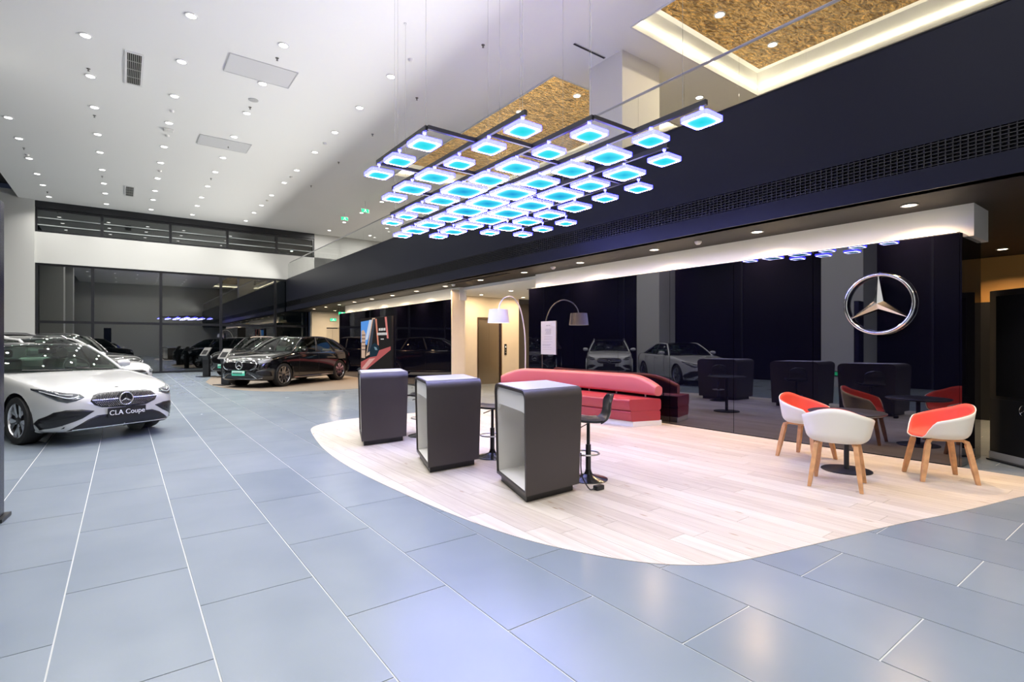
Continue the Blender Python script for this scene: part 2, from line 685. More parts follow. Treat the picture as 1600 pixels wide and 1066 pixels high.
# dark raised strip above the left facade
struct('ceiling_slot', B(XL - .1, -3.4, YB, YF, ZC + .55, ZC + .65).box(-3.42, -3.4, YB, YF, ZC + .12, ZC + .6), mat('slot_grey', (.06, .06, .06), .7), 'dark raised ceiling strip along the left facade')
for (x0, x1, y0, y1) in (C1, C2):
    cf = MB()
    zt = ZC + .52
    cf.box(x0 - .06, x0, y0, y1, T1, zt).box(x1, x1 + .06, y0, y1, T1, zt).box(x0 - .06, x1 + .06, y0 - .06, y0, T1, zt).box(x0 - .06, x1 + .06, y1, y1 + .06, T1, zt)
    cf.box(x0 - .06, x1 + .06, y0 - .06, y1 + .06, zt, zt + .05)
    near = y1 < 7
    c = struct('ceiling_coffer', cf, M_ceil, 'cove lit ceiling recess with hammered gold panel ' + ('above the right end of the balcony' if near else 'behind the hanging light'))
    B(x0 + .32, x1 - .32, y0 + .32, y1 - .22, zt - .10, zt - .02).build('gold_panel', M_gold, c)
    l = MB()
    l.box(x0 + .02, x0 + .05, y0 + .1, y1 - .1, T1 + .02, T1 + .05).box(x1 - .05, x1 - .02, y0 + .1, y1 - .1, T1 + .02, T1 + .05)
    l.box(x0 + .1, x1 - .1, y0 + .02, y0 + .05, T1 + .02, T1 + .05).box(x0 + .1, x1 - .1, y1 - .05, y1 - .02, T1 + .02, T1 + .05)
    l.build('cove_led', M_cove, c)
    trim = MB()
    trim.box(x0 - .02, x0 + .015, y0, y1, ZC - .02, T1 + .015).box(x1 - .015, x1 + .02, y0, y1, ZC - .02, T1 + .015)
    trim.box(x0, x1, y0 - .02, y0 + .015, ZC - .02, T1 + .015).box(x0, x1, y1 - .015, y1 + .02, ZC - .02, T1 + .015)
    trim.build('cove_lip', M_white, c)

# ------------------------------------------------------------------ outer walls
struct('wall_rear', B(XL, XR, YB - .2, YB, 0, ZC + .6), M_wallwhite, 'white wall behind the viewpoint')
struct('wall_right', B(XR, XR + .2, YB, YF + .3, 0, ZC + .6), M_wallwhite, 'far right outer wall')
wl = struct('wall_left', B(XL - .08, XL - .04, YB, YF, 0, ZC + .6), mat('night_facade', (.002, .002, .003), .30, ior=1.25), 'dark night glass facade on the left')
for j in range(7):
    B(XL - .04, XL + .0, YB + j * 6 - .03, YB + j * 6 + .03, 0, ZC + .5).build('mullion', M_frame, wl)

# far wall: white band between two window strips
fw = MB()
fw.box(XL, -2.92, YF - .3, YF + .3, 0, ZC + .3)
fw.box(-2.92, XR, YF - .12, YF + .2, 4.70, 5.98)
fw.box(8.24, XR, YF - .12, YF + .2, 4.70, ZC)
struct('wall_far', fw, M_wallwhite, 'white far wall band between the upper and lower windows')


def window(name, label, xs, z0, z1, zt, rails=(), thin=.05):
    o = tag(thing(name, label, None), kind='structure')
    y = YF
    for a, b in zip(xs[:-1], xs[1:]):
        zz = [z0] + list(zt) + [z1]
        for p, q in zip(zz[:-1], zz[1:]):
            B(a + thin / 2, b - thin / 2, y - .01, y + .01, p + thin / 2, q - thin / 2).build('pane', M_nightglass, o)
    for x in xs:
        B(x - thin / 2, x + thin / 2, y - .07, y + .07, z0, z1).build('mullion', M_frame, o)
    for z in [z0 + .03] + list(zt) + [z1 - .03]:
        B(xs[0], xs[-1], y - .055, y + .055, z - thin / 2, z + thin / 2).build('transom', M_frame, o)
    for z in rails:
        for a, b in zip(xs[:-1], xs[1:]):
            B(a + .06, b - .06, y - .10, y - .075, z - .022, z + .022).build('rail', mat('rail_grey', (.35, .38, .37), .5), o)
    return o


window('window_1', 'tall dark curtain wall window behind the parked cars', [-2.90, -1.07, 1.38, 3.82, 6.30, 7.9], 0.0, 4.70, [2.27], thin=.11)
window('window_2', 'dark upper strip window above the white band', [-2.90, -.75, 1.75, 4.1, 6.35, 8.2], 5.98, 6.98, [], rails=(6.28, 6.58), thin=.10)
struct('wall_lintel', B(-2.92, 8.24, YF - .14, YF + .1, 6.98, ZC), M_frame, 'black lintel above the upper window')
struct('ground_outside', B(-30, 40, YF + .3, YF + 40, -.2, -.06), mat('night_asphalt', (.02, .02, .022), .7), 'dark ground outside')

# white columns on the left facade (seen in the black glass)
for y, lb in ((7.0, 'white square column by the near left facade'), (14.6, 'white square column by the left facade further back')):
    o = MB().box(-4.1, -3.0, y - .6, y + .6, 0, ZC).build('column', M_wallwhite)
    tag(o, lb, kind='structure')
    s_ = thing('exit_sign', 'green exit sign low on the ' + lb.replace('by the', 'at the'), 'exit sign', (-2.995, y + .05, .42))
    B(0, .02, -.17, .17, -.08, .08).build('body', M_black, s_)
    B(.02, .024, -.14, .14, -.055, .055).build('face', M_green, s_)

# ------------------------------------------------------------------ balcony
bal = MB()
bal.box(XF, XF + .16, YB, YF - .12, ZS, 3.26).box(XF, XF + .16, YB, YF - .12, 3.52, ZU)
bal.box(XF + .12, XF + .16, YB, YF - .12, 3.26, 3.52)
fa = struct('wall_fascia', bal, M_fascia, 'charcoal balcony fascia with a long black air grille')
struct('balcony_slab', B(XF + .16, XR, YB, YF - .12, ZS + .15, ZU - .02), mat('gallery_floor', (.25, .23, .21), .4), 'balcony floor slab')
gr = bpy.data.objects.new('air_grille', None); COL.objects.link(gr); gr.parent = fa; gr.location = (XF, 0, 3.26)
B(.03, .05, YB, YF - .2, 0.0, .26).build('backing', M_slot, gr)
for k in range(7):
    B(.002, .03, YB, YF - .2, .012 + k * .0375, .022 + k * .0375).build('louvre', M_black, gr)
bl = MB()
y = 0.2
while y < 26:
    bl.box(.006, .03, y, y + .012, 0, .26)
    y += .06
tag(bl.build('blades', M_black, gr, fix=False), kind='stuff')

# soffit: a dark ceiling under the balcony
sf = MB()
sf.box(XF + .02, XR, YB, 9.62, ZS, ZS + .14).box(XF + .02, 8.0, 9.62, 14.7, ZS, ZS + .14).box(8.0, XR, 9.62, 14.7, ZS, ZS + .14).box(XF + .02, XR, 14.7, YF - .12, ZS, ZS + .14)
struct('ceiling_soffit', sf, M_soffit, 'dark lower ceiling under the balcony')

# glass balustrade
bt = thing('glass_balustrade', 'clear frameless glass balustrade with steel handrail along the balcony edge', 'balustrade', (XF + .06, 0, ZU))
gm = B(-.006, .006, -.44, .44, -.08, .80).mesh('glass_panel', M_railglass)
y = .39 - 8 * .885
while y < 28.2:
    inst('glass_panel', gm, bt, (0, y + .4425, 0))
    y += .885
MB().tube([(0, YB + .2, .82), (0, 28.35, .82)], .022, 8).build('handrail', M_silver, bt, smooth=True)
B(-.03, .03, YB + .2, 28.4, -.03, .0).build('base_channel', M_frame, bt)
B(-.06, -.055, YB + .2, 28.4, -.01, .011).build('fill_screen_lip', M_frame, bt)  # lip added to screen the fill strip from below
fill_strip = MB()
fill_strip.quad((-.030, YB + .3, .001), (-.030, 28.2, .001), (-.018, 28.2, .022), (-.018, YB + .3, .022))
fill_strip.build('edge_fill_strip', emission('edge_fill_glow', (1.0, .985, .95), 12.0), bt, fix=False)  # added glowing strip, out of sight, not a known fixture
for k in range(4):
    area_light('edge_fill_beam', bt, (-.032, YB + .3 + 8.8 * (k + .5), .013), .02, EDGE_FILL, (1.0, .985, .94), (0, math.radians(94), 0), math.radians(120), 'RECTANGLE', 8.7)  # unseen beams added to brighten the ceiling

# ------------------------------------------------------------------ black glass walls, bulkheads, corridor
PZ = 2.66


def glass_wall(name, label, ys, depth):
    o = struct(name, B(XG + .03, XG + depth, ys[0] + .01, ys[-1] - .01, 0, PZ - .01), M_frame, label)
    for a, b in zip(ys[:-1], ys[1:]):
        B(XG, XG + .03, a + .0035, b - .0035, .015, PZ).build('glass_panel', M_blackglass, o)
    return o


w1 = glass_wall('wall_black_near', 'black mirror glass wall behind the lounge', [1.71, 3.28, 4.44, 5.62, 6.80, 8.02, 9.55], .82)
B(XG, XG + .80, 1.69, 1.71, .015, PZ).build('end_panel', M_blackglass, w1)
w2 = glass_wall('wall_black_far', 'black mirror glass wall behind the display screen', [13.15, 14.5, 16.4, 18.3, 20.3, 22.9], .46)
B(XG + .01, XG + .46, 13.13, 13.16, 0, 2.95).build('end_panel', M_cream, w2)
for nm, y0, y1, dp in (('bulkhead_near', 1.64, 9.62, .9), ('bulkhead_far', 13.12, 22.9, .5)):
    b_ = struct(nm, B(XG + .26, XG + dp, y0, y1, PZ - .01, ZS), M_white, 'white cove lit bulkhead above the ' + ('near' if 'near' in nm else 'far') + ' black glass wall')
    B(XG + .10, XG + .14, y0 + .12, y1 - .05, PZ + .004, PZ + .03).build('cove_led', M_covewhite, b_)
    B(XG, XG + .06, y0 + .07, y1, PZ, PZ + .012).build('ledge', M_frame, b_)

# lift lobby
lob = MB()
lob.box(8.06, 9.53, 14.7, 14.9, 0, 2.96).box(9.53, 10.48, 14.7, 14.9, 2.26, 2.96).box(10.48, 11.25, 14.7, 14.9, 0, 2.96)
lob.box(13.0, 13.2, 9.4, 14.9, 0, 2.96)
struct('wall_lobby', lob, M_cream, 'cream lift lobby wall lit by warm downlights')
struct('ceiling_lobby', B(8.0, 13.2, 9.6, 14.9, 2.95, ZS - .002), M_ceil, 'cream lobby ceiling')
struct('wall_lobby_glass', B(11.25, 13.0, 14.7, 14.76, 0, 2.96), M_blackglass, 'dark glass panel beside the lift')
ld = thing('lift_door', 'bronze steel lift door in the cream lobby wall', 'lift door', (10.0, 14.74, 0))
B(-.46, .0, .0, .03, .0, 2.2).build('door_leaf', M_alu, ld)
B(.003, .46, .0, .03, .0, 2.2).build('door_leaf', M_alu, ld)
df = MB()
df.box(-.50, -.46, -.06, .06, 0, 2.26).box(.46, .50, -.06, .06, 0, 2.26).box(-.46, .46, -.06, .06, 2.2, 2.26)
df.build('door_frame', mat('bronze', (.20, .14, .09), .3, 1.0), ld)
cp = thing('call_panel', 'small black lift call panel on the cream wall', 'call panel', (10.66, 14.7, 1.18))
B(-.045, .045, -.02, 0, -.2, .18).build('plate', M_black, cp, bevel=.004)
B(-.015, .015, -.026, -.02, .05, .11).build('display', emission('lift_display', (.9, .9, .8), 1.2), cp)
for z in (-.03, -.11):
    MB().lathe([(.018, 0), (.018, .01), (.0, .01)], 12).xf(lambda a, b, c: (a, -.02 - c, b + z)).build('button', M_silver, cp)

# far corridor: cream wall, door, exit signs
fc = MB()
fc.box(7.86, 8.62, 28.0, 28.3, 0, ZS).box(8.62, 9.3, 28.0, 28.3, 2.2, ZS).box(9.3, 12, 28.0, 28.3, 0, ZS)
struct('wall_corridor', fc, M_cream, 'cream corridor wall beyond the far glass wall')
dr = thing('door_1', 'cream double door in the far corridor wall', None, (8.96, 28.1, 0), kind='structure')
for sx in (-.34, .004):
    lf = B(sx, sx + .336, 0, .05, .01, 2.15).build('door_leaf', mat('door_cream', (.68, .60, .48), .5), dr)
    B(sx + (.29 if sx < 0 else .02), sx + (.31 if sx < 0 else .04), -.04, 0, .9, 1.2).build('handle', M_silver, lf)
for (x, y, z, lb) in ((7.95, 23.6, 2.72, 'green exit sign hanging in front of the cream corridor'), (8.95, 27.95, 2.62, 'green exit sign above the corridor door'),
                                            (8.0, 20.9, 6.85, 'green exit sign hanging upstairs nearest the chandelier'), (8.0, 23.4, 7.0, 'green exit sign hanging upstairs beyond the first')):
    s_ = thing('exit_sign', lb, 'exit sign', (x, y, z))
    B(-.17, .17, -.015, .015, -.08, .08).build('body', mat('sign_white', (.5, .55, .5), .4), s_)
    fc_ = B(-.15, .15, -.02, -.0155, -.065, .065).build('face', M_green, s_)
    run = MB()
    run.box(-.02, .03, -.024, -.0205, -.01, .04).box(-.01, .02, -.024, -.0205, .045, .06).box(-.06, -.02, -.024, -.0205, -.05, -.02).box(.03, .06, -.024, -.0205, -.05, -.01)
    run.build('pictogram', emission('sign_pict', (.8, 1, .85), 1.6), fc_)
    if z > 6:
        MB().tube([(0, 0, .08), (0, 0, ZC - z)], .008, 6).build('rod', M_silver, s_)
    elif y < 26:
        MB().tube([(-.1, 0, .08), (-.1, 0, ZS - z)], .008, 6).build('rod', M_silver, s_)
        MB().tube([(.1, 0, .08), (.1, 0, ZS - z)], .008, 6).build('rod', M_silver, s_)

# warm room on the far right
struct('wall_warm', B(13.2, 13.4, YB, 9.4, 0, ZS), M_orange, 'orange lit wall in the room on the far right')
struct('wall_warm_low', B(12.6, 13.2, YB, 9.4, 0, 2.15), M_frame, 'dark cabinet wall below the orange band')

# upstairs column
o = B(7.98, 9.15, 7.03, 7.95, ZU - .02, ZC).build('column_upstairs', mat('column_cream', (.82, .79, .72), .5))
tag(o, 'white square column upstairs between the two gold ceiling recesses', kind='structure')

# ------------------------------------------------------------------ ceiling fittings
ring_me = MB().lathe([(.105, .012), (.105, -.006), (.082, -.006), (.078, .012)], 20, cap=False).mesh('trim_ring', M_white, True)
lens_me = MB().lathe([(.0, 0), (.078, 0), (.078, .004), (0, .004)], 18, cap=False).mesh('lens', M_lens, False)
YS = [-5.0, -3.1, -1.2, .7, 2.6, 6.4, 8.6, 10.9, 12.8, 14.69, 16.58, 18.67, 20.4, 22.42, 24.31, 25.9, 27.85]
dl = bpy.data.lights.new('downlight', 'AREA')
dl.shape = 'DISK'; dl.size = .11; dl.energy = CEIL_POWER; dl.color = DOWN_COL; dl.spread = math.radians(130)
for x in (-2.4, -.58, .97, 2.52, 4.71):
    for y in YS:
        if x > 4 and 1.5 < y < 10.5: continue
        if x < 2 and y in (-3.1, .7): continue
        r = inst('ceiling_downlight', ring_me, None, (x, y + (.0 if x < 4 else -.13), ZC - .008))
        tag(r, 'small round recessed downlight in the white ceiling', 'downlight', 'white ceiling downlights in five rows')
        inst('lens', lens_me, r, (0, 0, -.001))
        lo = bpy.data.objects.new('downlight', dl)
        COL.objects.link(lo)
        lo.parent = r
        lo.location = (0, 0, -.012)
# lights in and around the gold coffers
for (x, y, z) in ((9.1, 5.6, 7.66), (9.9, 3.4, 7.66), (10.9, 5.5, 7.66), (9.2, 9.6, 7.66), (8.6, 11.2, 7.66), (12.4, 5.2, ZC), (12.5, 3.2, ZC), (11.0, 7.3, ZC), (12.35, 7.0, ZC)) + tuple((gx, gy, ZC) for gx in (8.6, 10.8, 13.5) for gy in (18.3, 20.6, 22.9, 25.2, 27.5)) + tuple((13.5, gy, ZC) for gy in (-4, -1, 2, 9.6, 12, 14.4)):
    r = inst('gallery_downlight', ring_me, None, (x, y, z - .008))
    tag(r, 'round warm downlight in the ' + ('gold panel' if z > ZC else 'white ceiling') + ' above the balcony', 'downlight', 'downlights in the gold panels' if z > ZC else 'white ceiling downlights upstairs')
    inst('lens', lens_me, r, (0, 0, -.001))
    area_light('downlight', r, (0, 0, -.012), .1, 26 if y < 18 else 34, (1, .84, .60) if y < 18 else DOWN_COL)

# soffit downlights
wlens_me = MB().lathe([(.0, 0), (.066, 0), (.066, .004), (0, .004)], 18, cap=False).mesh('lens', M_warmlens, False)
dring_me = MB().lathe([(.088, .012), (.088, -.005), (.070, -.005), (.066, .012)], 20, cap=False).mesh('trim_ring', M_silver, True)
sl = bpy.data.lights.new('soffit_light', 'AREA')
sl.shape = 'DISK'; sl.size = .1; sl.energy = SOFFIT_POWER; sl.color = WARM_COL; sl.spread = math.radians(140)
spots = [(7.38, 2.12 + 1.83 * k) for k in range(14)] + [(7.38, .3), (10.58, 2.16), (12.15, 2.16), (9.6, .4), (11.5, .4)]
for k, (x, y) in enumerate(spots):
    r = inst('soffit_downlight', dring_me, None, (x, y, ZS - .007))
    tag(r, 'small warm downlight in the dark ceiling under the balcony', 'downlight', 'warm downlights under the balcony')
    inst('lens', wlens_me, r, (0, 0, -.001))
    lo = bpy.data.objects.new('soffit_light', sl)
    COL.objects.link(lo); lo.parent = r; lo.location = (0, 0, -.012)
for (x, y) in ((9.2, 12.4), (10.6, 12.4), (9.2, 14.0), (10.9, 14.0), (12.2, 11.5)):
    r = inst('lobby_downlight', dring_me, None, (x, y, 2.943))
    tag(r, 'warm downlight in the cream lift lobby ceiling', 'downlight', 'lift lobby downlights')
    inst('lens', wlens_me, r, (0, 0, -.001))
    area_light('lobby_light', r, (0, 0, -.012), .1, 30, (1, .74, .46))
for (x, y) in ((8.6, 26.6), (9.6, 25.0)):
    r = inst('corridor_downlight', dring_me, None, (x, y, ZS - .007))
    tag(r, 'warm downlight in the far corridor ceiling', 'downlight', 'corridor downlights')
    inst('lens', wlens_me, r, (0, 0, -.001))
    area_light('corridor_light', r, (0, 0, -.012), .1, 45, (1, .82, .6))

# sprinklers, smoke detectors, speakers
spm = MB().lathe([(.035, 0), (.035, -.008), (.012, -.012), (.012, -.03), (.006, -.045), (.022, -.05), (.022, -.054), (0, -.054)], 12).mesh('sprinkler', mat('sprinkler_metal', (.25, .24, .23), .4, .8), True)
for (x, y) in ((-.6, 14.32), (-.6, 17.18), (2.53, 11.47), (2.52, 14.27), (-2.4, 21.32), (-2.37, 27.0), (5.62, 11.35), (5.66, 8.55), (5.6, 14.07), (5.59, 16.91), (5.61, 20.08), (-.6, 23.3), (2.5, 17.5), (2.5, 21.3)):
    tag(inst('sprinkler', spm, None, (x, y, ZC)), 'tiny metal sprinkler head hanging from the white ceiling', 'sprinkler', 'ceiling sprinklers')
smm = MB().lathe([(.055, 0), (.055, -.02), (.04, -.04), (.03, -.05), (0, -.052)], 18).mesh('smoke_detector', M_whiteplastic, True)
for (x, y) in ((.98, 15.66), (.99, 17.6), (.99, 21.37), (4.75, 9.88), (4.74, 15.54), (-2.4, 22.0), (4.74, 19.4), (4.74, 23.2)):
    tag(inst('smoke_detector', smm, None, (x, y, ZC)), 'small white smoke detector on the high ceiling', 'smoke detector', 'ceiling smoke detectors')
tag(MB().lathe([(.11, 0), (.11, -.01), (.09, -.014), (0, -.014)], 24).build('ceiling_speaker', mat('speaker_grey', (.5, .5, .49), .6), None, True, loc=(2.51, 13.8, ZC)), 'round grey speaker disc in the white ceiling', 'speaker')
tag(B(-.12, .12, -.1, .1, -.05, 0).build('wireless_unit', M_whiteplastic, None, bevel=.02, loc=(.99, 17.11, ZC)), 'small white box unit on the ceiling between two downlights', 'access point')
for (x, y) in ((7.35, 4.9), (7.35, 8.4), (7.35, 12.6)):
    tag(inst('soffit_detector', smm, None, (x, y, ZS)), 'white smoke detector on the dark ceiling under the balcony', 'smoke detector', 'soffit smoke detectors')

# ventilation grilles
for (x, y, lb) in ((.18, 13.78, 'white framed slatted air vent in the ceiling, nearest one'), (.19, 25.0, 'small dark air vent far back in the ceiling')):
    v = thing('ceiling_vent', lb, 'air vent', (x, y, ZC))
    B(-.13, .13, -.78, .78, -.006, -.002).build('backing', M_slot, v)
    f = MB()
    f.box(-.16, -.12, -.82, .82, -.018, 0).box(.12, .16, -.82, .82, -.018, 0).box(-.12, .12, -.82, -.77, -.018, 0).box(-.12, .12, .77, .82, -.018, 0)
    f.build('vent_frame', M_white, v)
    for k in range(7):
        B(-.105 + k * .033, -.093 + k * .033, -.77, .77, -.016, -.006).build('slat', mat('slat_grey', (.38, .38, .35), .5), v)
    for q in (-.4, 0, .4):
        B(-.12, .12, q - .008, q + .008, -.017, -.008).build('crossbar', mat('slat_grey'), v)
v = thing('ceiling_slot_diffuser', 'thin dark line slot in the white ceiling beside the upstairs column', 'air slot', (7.42, 7.45, ZC))
B(-.36, .5, -.02, .02, -.010, -.002).build('slot', M_slot, v)
for q in (-.024, .024): B(-.36, .5, q - .004, q + .004, -.012, 0).build('edge', mat('slat_grey'), v)
# access panels that hang just below the ceiling
for (y, lb) in ((12.25, 'glossy white rectangular panel set in the ceiling, nearer one'), (17.37, 'glossy white rectangular panel set in the ceiling, further one')):
    v = thing('ceiling_panel', lb, 'ceiling panel', (2.38, y, ZC))
    B(-.64, .64, -.41, .41, -.012, -.004).build('cover', mat('gloss_white', (.80, .80, .80), .25), v)
    f = MB()
    f.box(-.66, .66, -.43, -.41, -.018, 0).box(-.66, .66, .41, .43, -.018, 0).box(-.66, -.64, -.41, .41, -.018, 0).box(.64, .66, -.41, .41, -.018, 0)
    f.build('panel_frame', mat('frame_grey', (.6, .6, .6), .4), v)
v = thing('soffit_slot', 'thin black slot diffuser in the dark ceiling at far right', 'air slot', (9.6, 2.55, ZS))
B(-1.3, 1.3, -.03, .03, -.012, -.002).build('slot', M_slot, v)
for q in (-.035, .035): B(-1.3, 1.3, q - .005, q + .005, -.016, 0).build('edge', M_frame, v)
v = thing('lobby_slot', 'black slot diffuser at the lobby ceiling edge', 'air slot', (7.2, 11.2, ZS))
B(-.03, .03, -1.4, 1.4, -.012, -.002).build('slot', M_slot, v)
for q in (-.035, .035): B(q - .005, q + .005, -1.4, 1.4, -.016, 0).build('edge', M_frame, v)

# ------------------------------------------------------------------ chandelier
K = .635
ZL = CAM_H + 3.13 * K           # lamp plates
ZBAR = ZL + .14
COLS = [(3.80, [7.41, 8.33, 9.23], 'SSS'), (4.70, [6.05, 6.93, 7.85, 8.75, 9.70, 10.57], 'SSSMMS'),
        (5.61, [5.59, 6.52, 7.39, 8.28, 9.19, 10.10, 11.05, 11.90, 12.74], 'SSMMLMMSS'),
        (6.52, [4.29, 5.17, 6.05, 6.93, 7.84, 8.73, 9.66, 10.54, 11.46, 12.36, 13.26, 14.09], 'SSMMMLLLMMMS'),
        (7.43, [5.61, 6.50, 7.38, 8.26, 9.23, 10.11, 10.98, 11.88, 12.72, 13.59], 'SMMLLLLMMS'),
        (8.36, [6.94, 7.85, 8.80, 9.69, 10.56, 11.43, 12.28], 'SSMMMMS'), (9.27, [10.09, 11.03, 11.92], 'SSS')]
SIDE = {'S': .272, 'M': .37, 'L': .464}
LM = {'S': lamp_mat('led_small', (.02, .72, .82), (.06, .80, .95)), 'M': lamp_mat('led_medium', (.02, .50, .80), (.07, .78, .95)), 'L': lamp_mat('led_large', (.015, .33, .72), (.05, .68, .93))}
M_acryl = mat('lit_acrylic', (.45, .46, .52), .3, emit=(.022, .023, 1.0), estr=14.0)
M_bar = mat('bar_black', (.012, .012, .016), .35)
ch = thing('led_chandelier', 'large suspended grid of square glowing blue and white LED lamps', 'chandelier', (6.52 * K, 9.2 * K, ZBAR))
CX0, CY0 = 6.52 * K, 9.2 * K
PM, HM, TMS = {}, {}, {}
M_topfill = emission('lamp_top_fill', (1.0, .93, .82), 5.0)  # added upward glow that fills the ceiling, not a known lamp face
for s_, a in SIDE.items():
    h = a / 2
    rr = .03

    def rsq(h, r):
        p = []
        for cx, cy, a0 in ((h - r, h - r, 0), (-h + r, h - r, PI / 2), (-h + r, -h + r, PI), (h - r, -h + r, 1.5 * PI)):
            p += [(cx + r * math.cos(a0 + PI / 2 * i / 4), cy + r * math.sin(a0 + PI / 2 * i / 4)) for i in range(5)]
        return p
    HM[s_] = MB().prism(rsq(h, rr), -.02, .02).mesh('lamp', M_acryl)
    TMS[s_] = MB().prism(rsq(h - .012, rr), .0205, .0235).mesh('top_fill', M_topfill)
    PM[s_] = MB().prism(rsq(h - .012, rr), -.0235, -.0205).mesh('led_panel', LM[s_])
stem_me = MB().lathe([(.016, .02), (.016, .028), (.007, .035), (.007, .09), (.018, .095), (.018, .118)], 12).mesh('stem', M_acryl, True)
ext = {}
for x, ys, szs in COLS:
    X = x * K
    for y, s_ in zip(ys, szs):
        l = inst('lamp', HM[s_], ch, (X - CX0, y * K - CY0, -.14))
        inst('led_panel', PM[s_], l)
        inst('top_fill', TMS[s_], l)
        inst('stem', stem_me, l)
    a, b = ys[0] * K, ys[-1] * K
    ext[x] = (a, b)
    B(X - CX0 - .017, X - CX0 + .017, a - .05 - CY0, b + .05 - CY0, -.025, .025).build('bar', M_bar, ch)
cs = [c[0] for c in COLS]
for a, b, yl in ((3.80, 4.70, (7.30, 9.30)), (4.70, 5.61, (6.95, 8.75, 10.6)), (5.61, 6.52, (5.50, 7.30, 9.1, 11.0, 12.8)), (6.52, 7.43, (6.4, 8.3, 10.1, 12.0, 13.6)), (7.43, 8.36, (7.4, 9.2, 11.0, 12.35)), (8.36, 9.27, (10.2, 11.95))):
    for y in yl:
        B(a * K - CX0, b * K - CX0, y * K - .015 - CY0, y * K + .015 - CY0, -.02, .02).build('crossbar', M_bar, ch)
wire = MB().tube([(0, 0, .0), (0, 0, ZC - ZBAR)], .0018, 5).mesh('cable', mat('steel_cable', (.35, .34, .33), .4, .6))
cup = MB().lathe([(.03, 0), (.03, -.02), (0, -.022)], 12).mesh('ceiling_cup', M_white)
for x, y in ((3.80, 7.36), (4.70, 6.05), (4.70, 10.4), (5.61, 7.3), (5.61, 5.55), (6.52, 6.45), (6.52, 9.2), (6.52, 13.9), (7.43, 7.4), (7.43, 11), (8.36, 9.2), (6.52, 4.6), (5.61, 12.6)):
    cw = inst('cable', wire, ch, (x * K - CX0, y * K - CY0, 0))
    inst('ceiling_cup', cup, cw, (0, 0, ZC - ZBAR))

# ------------------------------------------------------------------ star emblem


def star_emblem(parent, R, rim, depth, mat_, name='emblem'):
    """Ring with a three-pointed star, lying in local XZ facing -Y, centred on the parent."""
    n = 48
    t = MB().tube([((R - rim) * math.cos(2 * PI * i / n), 0, (R - rim) * math.sin(2 * PI * i / n)) for i in range(n)], rim, 10, closed=True)
    t.build(name + '_ring', mat_, parent, smooth=True)
    m = MB()
    for k in range(3):
        a = PI / 2 + k * 2 * PI / 3
        tip = ((R - rim) * math.cos(a), 0, (R - rim) * math.sin(a))
        w_ = R * .16
        l = (w_ * math.cos(a + PI / 3), 0, w_ * math.sin(a + PI / 3))
        r = (w_ * math.cos(a - PI / 3), 0, w_ * math.sin(a - PI / 3))
        c = (0, -depth, 0)
        m.quad(c, l, tip).quad(c, tip, r)
        bk = (0, depth * .5, 0)
        m.quad(bk, tip, l).quad(bk, r, tip)
    m.build(name + '_star', mat_, parent)


lg = thing('wall_emblem', 'big chrome three pointed star in a ring on the black glass wall', 'emblem', (XG - .05, 2.49, 1.90), -PI / 2)
star_emblem(lg, .39, .024, .05, M_chrome, 'chrome')
for a in (PI / 2, PI / 2 + 2.094, PI / 2 - 2.094):
    MB().tube([(.33 * math.cos(a), .0, .33 * math.sin(a)), (.33 * math.cos(a), .05, .33 * math.sin(a))], .012, 8).build('stud', M_chrome, lg)

# ------------------------------------------------------------------ reception pods (three tall desks)
M_desk = mat('desk_brown', (.045, .038, .036), .42)
M_desktop = M_desk
M_deskw = mat('desk_white', (.78, .77, .74), .4)


